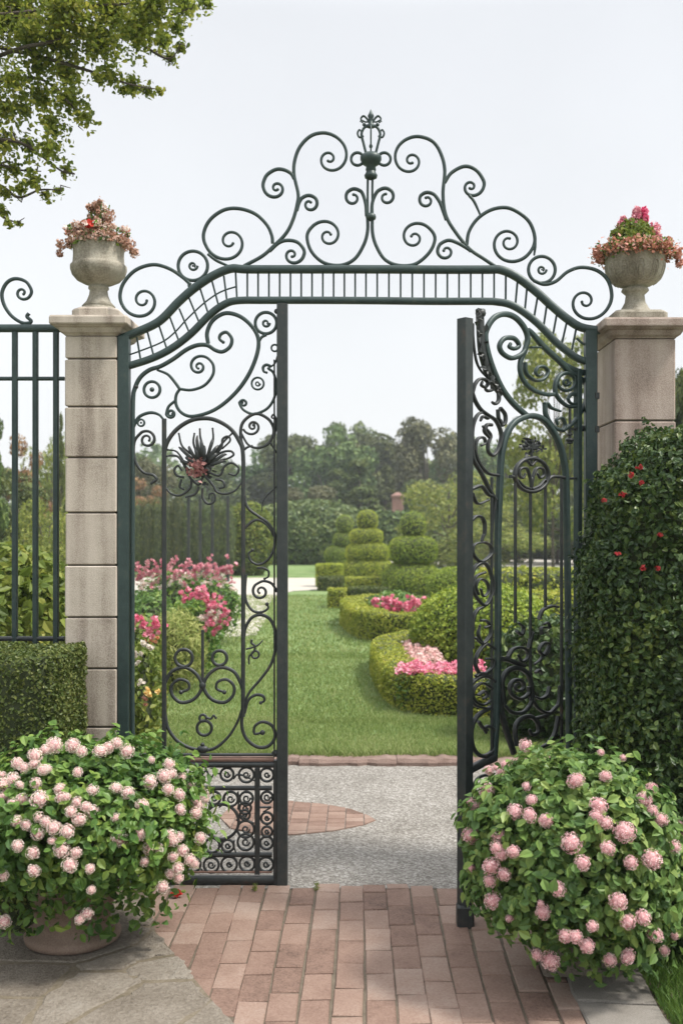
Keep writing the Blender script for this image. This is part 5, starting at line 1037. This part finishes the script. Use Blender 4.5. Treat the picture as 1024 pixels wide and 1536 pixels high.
tree('dense', 1040, 560, 110, 20, 'green tree at the right edge beside the pinkish pillar', 1)
tree('conifer', -12, 575, 62, 20, 'dark pointed conifer at the far left edge', 0)
tree('copper', 36, 652, 62, 25, 'copper brown tree between the fence bars', 0)
tree('light', 78, 640, 90, 34, 'fresh green tree between the fence bars and the pale pillar', 0)
tree('conifer', 92, 622, 20, 26, 'slim dark cypress next to the pale pillar', 0)
tree('dense', 10, 700, 110, 24, 'dark rounded tree low behind the fence bars', 2)
tree('light', 75, 742, 100, 18, 'low green tree behind the leafy bush at the fence', 0)
tree('copper', 222, 716, 60, 44, 'small sandy brown tree beyond the conifer row', 0)
tree('dense', 940, 690, 160, 60, 'hazy green tree far behind the tall dark shrub', 2)
tree('dense', 1090, 640, 160, 60, 'hazy tree beyond the right edge', 0)
# understorey along the far edge of the lawn
for i, (px, yt, d, lab) in enumerate(((596, 768, 50, 'dark shrub in shade behind the three tier topiary'), (650, 800, 48, 'dark shrub at the foot of the large light green tree'), (720, 792, 50, 'dark shrub behind the right leaf stile'), (800, 795, 52, 'dark shrub under the right leaf medallion'), (880, 790, 50, 'dark shrub behind the tall shrub'), (420, 800, 52, 'dark shrub between left leaf stile and rhododendron'), (150, 790, 48, 'dark shrub hidden behind the pale pillar'), (60, 800, 40, 'dark shrub behind the leafy fence bush'))):
    rx = 2.2; zt = H+(CY-yt)*d/F
    plant('woodland_shrub', lab, 'shrub', [blob(((px-CX)*d/F, d, zt*.45), (rx, 1.4, zt*.55), .9, .1, 1.5, i, 26, 14, zmin=0)], 110, .24, 'tree', 'shrubs at the wood edge', jit=.6, depth=.25, shrink=.2)
# distant wooded ridge closing the view
mb = MB(); n = 26000; x = -170+340*rng.random(n); hgt = 7.2+1.6*np.sin(x*.21)+1.1*np.sin(x*.53+1)+.8*np.sin(x*1.1)
z = hgt*rng.random(n)**.8; y = 112+10*rng.random(n)-z*.6; leaves(mb, np.stack([x, y, z], 1), np.tile([0, -1., .6], (n, 1)), rsize(n, .95, .5), T4, .6)
tag(mb.build('far_woodland', 'tree', loc=(0, 112, 0)), kind='stuff')
# red brick pier far off among the trees
mb = MB(); d = 56; p = W(596, 738, d); sqprof(mb, p[0], d, .30, .30, [(0, 0), (0, p[2]-.3), (.05, p[2]-.28), (.05, p[2]-.18), (0, p[2]-.16), (-.27, p[2])], .02)
tag(mb.build('brick_pier', 'redbrick'), 'reddish brick pier standing among the far trees right of the topiary cone', 'pier')
# overhanging tree, upper left: trunk stands beyond the fence outside the frame
tx, ty = -3.3, 6.7
OT = thing('overhanging_tree', 'leafy tree whose branches hang into the upper left corner of the sky', 'tree', (tx, ty, 0))
mb = MB(); tube3(mb, smooth([(tx, ty, -.05), (tx+.05, ty, 1.2), (tx-.05, ty-.1, 2.8), (tx+.1, ty-.1, 4.4), (tx+.15, ty, 6.0)]), np.linspace(.2, .06, 25)); mb.build('trunk', 'bark', OT)
D0 = 6.2
clip3 = .03
LB2 = [[(-60, 90), (40, 70), (120, 55), (200, 40), (300, 8)], [(-40, 60), (60, 85), (130, 105), (190, 125), (248, 136)], [(-60, 130), (0, 120), (60, 118), (100, 150), (125, 180)], [(-70, 215), (0, 210), (40, 218), (90, 255), (112, 261)], [(-60, 240), (0, 247), (30, 255), (62, 257)], [(-60, 260), (0, 278), (28, 296), (60, 285), (92, 285)], [(-60, 280), (-10, 300), (5, 325), (30, 335)], [(-50, 20), (100, 10), (200, 5), (320, -10)], [(150, 50), (200, 60), (250, 88), (270, 72)]]
for b in LB2:
    P = [np.array([tx+.1, ty-.1, 3.6+.9*rng.random()])]+[W(-230, b[0][1]-60, D0+.2)]+[W(x, y, D0+.25*math.sin(x*.03+y*.05)) for x, y in b]
    mb = MB(); P = smooth(P, 5); tube3(mb, P, np.linspace(.020, .003, len(P)), 0, 6)
    for j in range(6, len(P), 3):
        e = P[j]+np.array([clip3*rng.normal(), .05*rng.normal(), clip3*rng.normal()]); tube3(mb, [P[j], (P[j]+e)/2+.02*rng.normal(size=3), e], [.006, .004, .0018], 0, 5)
    mb.build('branch', 'bark', OT)
CL = [(30, 20, 50), (100, 15, 50), (170, 20, 48), (225, 15, 38), (275, 5, 25), (310, 4, 13), (265, 40, 18), (245, 62, 20), (205, 45, 32), (150, 60, 38), (90, 60, 42), (45, 52, 26), (257, 86, 11), (272, 72, 8), (60, 98, 26), (100, 108, 28), (165, 112, 16), (148, 118, 10), (198, 127, 17), (185, 135, 9), (222, 136, 10), (240, 137, 6), (22, 122, 22), (8, 160, 20), (60, 145, 28), (105, 148, 26), (125, 175, 13), (80, 188, 20), (32, 162, 18), (72, 224, 20), (100, 255, 10), (42, 218, 15), (10, 212, 14), (20, 255, 14), (52, 270, 12), (70, 292, 9), (88, 287, 6), (30, 285, 9), (8, 290, 8), (5, 318, 7), (14, 335, 6), (28, 335, 4), (0, 30, 40), (-30, 100, 50), (-40, 200, 50), (-50, 20, 60), (60, -40, 60), (160, -50, 60), (250, -50, 50), (-100, 120, 60), (-120, -20, 80), (-30, 300, 22), (-50, 260, 35), (0, -100, 90), (120, -130, 80), (-200, 60, 90), (-180, 200, 70), (-120, 300, 50), (-250, -60, 90), (-320, 80, 90)]
mb = MB()
for x, y, r in CL:
    vis = x > -60 and y > -60
    n = int((r*r*.55+r*4.5)*(1 if vis else .5)); d = rng.normal(size=(n, 3)); d /= np.linalg.norm(d, axis=1)[:, None]; rad = r*(1.12 if y < 150 else 1.4)*np.abs(.15+.55*rng.normal(size=n)).clip(0, 1.25)
    c = W(x, y, D0+.3*math.sin(x*.05+y*.031)); P = c+d*rad[:, None]*D0/F*np.array([1, 1.6, 1])
    leaves(mb, P, d*.3+np.array([0, 0, .8]), rsize(n, .031, .4), T6, .8, 0, .8)
mb.build('crown', 'overhang', OT)
# ---------------------------------------------------------------- AIR
mb = MB(); sqprof(mb, 0, 60, 150, 75, [(0, -1.1), (0, 13.5)], 1.0)
hz = mb.build('haze', [], loc=(0, 60, 0)); hm = bpy.data.materials.new('air'); hm.use_nodes = True; nt = hm.node_tree; nt.nodes.remove(nt.nodes['Principled BSDF'])
pv = nt.nodes.new('ShaderNodeVolumePrincipled'); pv.inputs['Density'].default_value = 0.0011; pv.inputs['Color'].default_value = (.90, .95, 1.0, 1); pv.inputs['Anisotropy'].default_value = 0.2
nt.links.new(pv.outputs[0], nt.nodes['Material Output'].inputs['Volume']); hz.data.materials.append(hm); hz['kind'] = 'stuff'
# ---------------------------------------------------------------- LIGHT, SKY, CAMERA
SUN = unit((0.60, -0.18, 0.95)); el = math.asin(SUN[2]); az = math.atan2(SUN[0], SUN[1])
w = bpy.data.worlds.new('World'); S.world = w; w.use_nodes = True; nt = w.node_tree; bg = nt.nodes['Background']
sk = nt.nodes.new('ShaderNodeTexSky'); sk.sky_type = 'NISHITA'; sk.sun_disc = False; sk.sun_elevation = el; sk.sun_rotation = az; sk.air_density = 1.0; sk.dust_density = 3.0
tc = nt.nodes.new('ShaderNodeTexCoord'); sp = nt.nodes.new('ShaderNodeSeparateXYZ'); nt.links.new(tc.outputs['Generated'], sp.inputs[0])
rp = ramp(nt, [(0.0, (.352, .355, .356)), (0.18, (.348, .353, .357)), (0.44, (.318, .324, .333)), (0.62, (.55, .56, .58)), (1.0, (.92, .93, .95))]); nt.links.new(sp.outputs['Z'], rp.inputs['Fac'])
ml = nt.nodes.new('ShaderNodeVectorMath'); ml.operation = 'SCALE'; ml.inputs['Scale'].default_value = 15.6; cn = nt.nodes.new('ShaderNodeTexNoise'); cn.inputs['Scale'].default_value = 2.6; cn.inputs['Detail'].default_value = 5; nt.links.new(tc.outputs['Generated'], cn.inputs['Vector'])
cl = nt.nodes.new('ShaderNodeVectorMath'); cl.operation = 'SCALE'; nt.links.new(rp.outputs['Color'], cl.inputs[0]); nt.links.new(mathn(nt, 'ADD', mathn(nt, 'MULTIPLY', cn.outputs['Fac'], .22), .89), cl.inputs['Scale'])
nt.links.new(cl.outputs[0], ml.inputs[0])
mx = nt.nodes.new('ShaderNodeMix'); mx.data_type = 'RGBA'; mx.inputs['Factor'].default_value = 0.90
nt.links.new(sk.outputs['Color'], mx.inputs['A']); nt.links.new(ml.outputs[0], mx.inputs['B']); nt.links.new(mx.outputs['Result'], bg.inputs['Color']); bg.inputs['Strength'].default_value = 0.10
sl = bpy.data.lights.new('sun', 'SUN'); sl.energy = 2.6; sl.angle = math.radians(10); sl.color = (1.0, .95, .87)
so = bpy.data.objects.new('sun', sl); COL.objects.link(so)
from mathutils import Vector
so.rotation_euler = Vector(SUN).to_track_quat('Z', 'Y').to_euler()
cam = bpy.data.cameras.new('camera'); co = bpy.data.objects.new('camera', cam); COL.objects.link(co); co.location = (0, 0, H); co.rotation_euler = (PI/2, 0, 0)
cam.sensor_fit = 'VERTICAL'; cam.sensor_height = 36; cam.sensor_width = 24; cam.lens = 36*F/1536; cam.shift_x = -(CX-512)/1536; cam.shift_y = (CY-768)/1536
cam.clip_end = 2000; cam.clip_start = .05
cam.dof.use_dof = True; cam.dof.focus_distance = 4.5; cam.dof.aperture_fstop = 3.4
S.camera = co
S.view_settings.view_transform = 'Standard'; S.view_settings.look = 'None'; S.view_settings.exposure = 0.88; S.view_settings.gamma = 1.0
S.cycles.max_bounces = 6; S.cycles.diffuse_bounces = 3; S.cycles.glossy_bounces = 2; S.cycles.transmission_bounces = 3; S.cycles.use_denoising = True
S.cycles.volume_bounces = 0
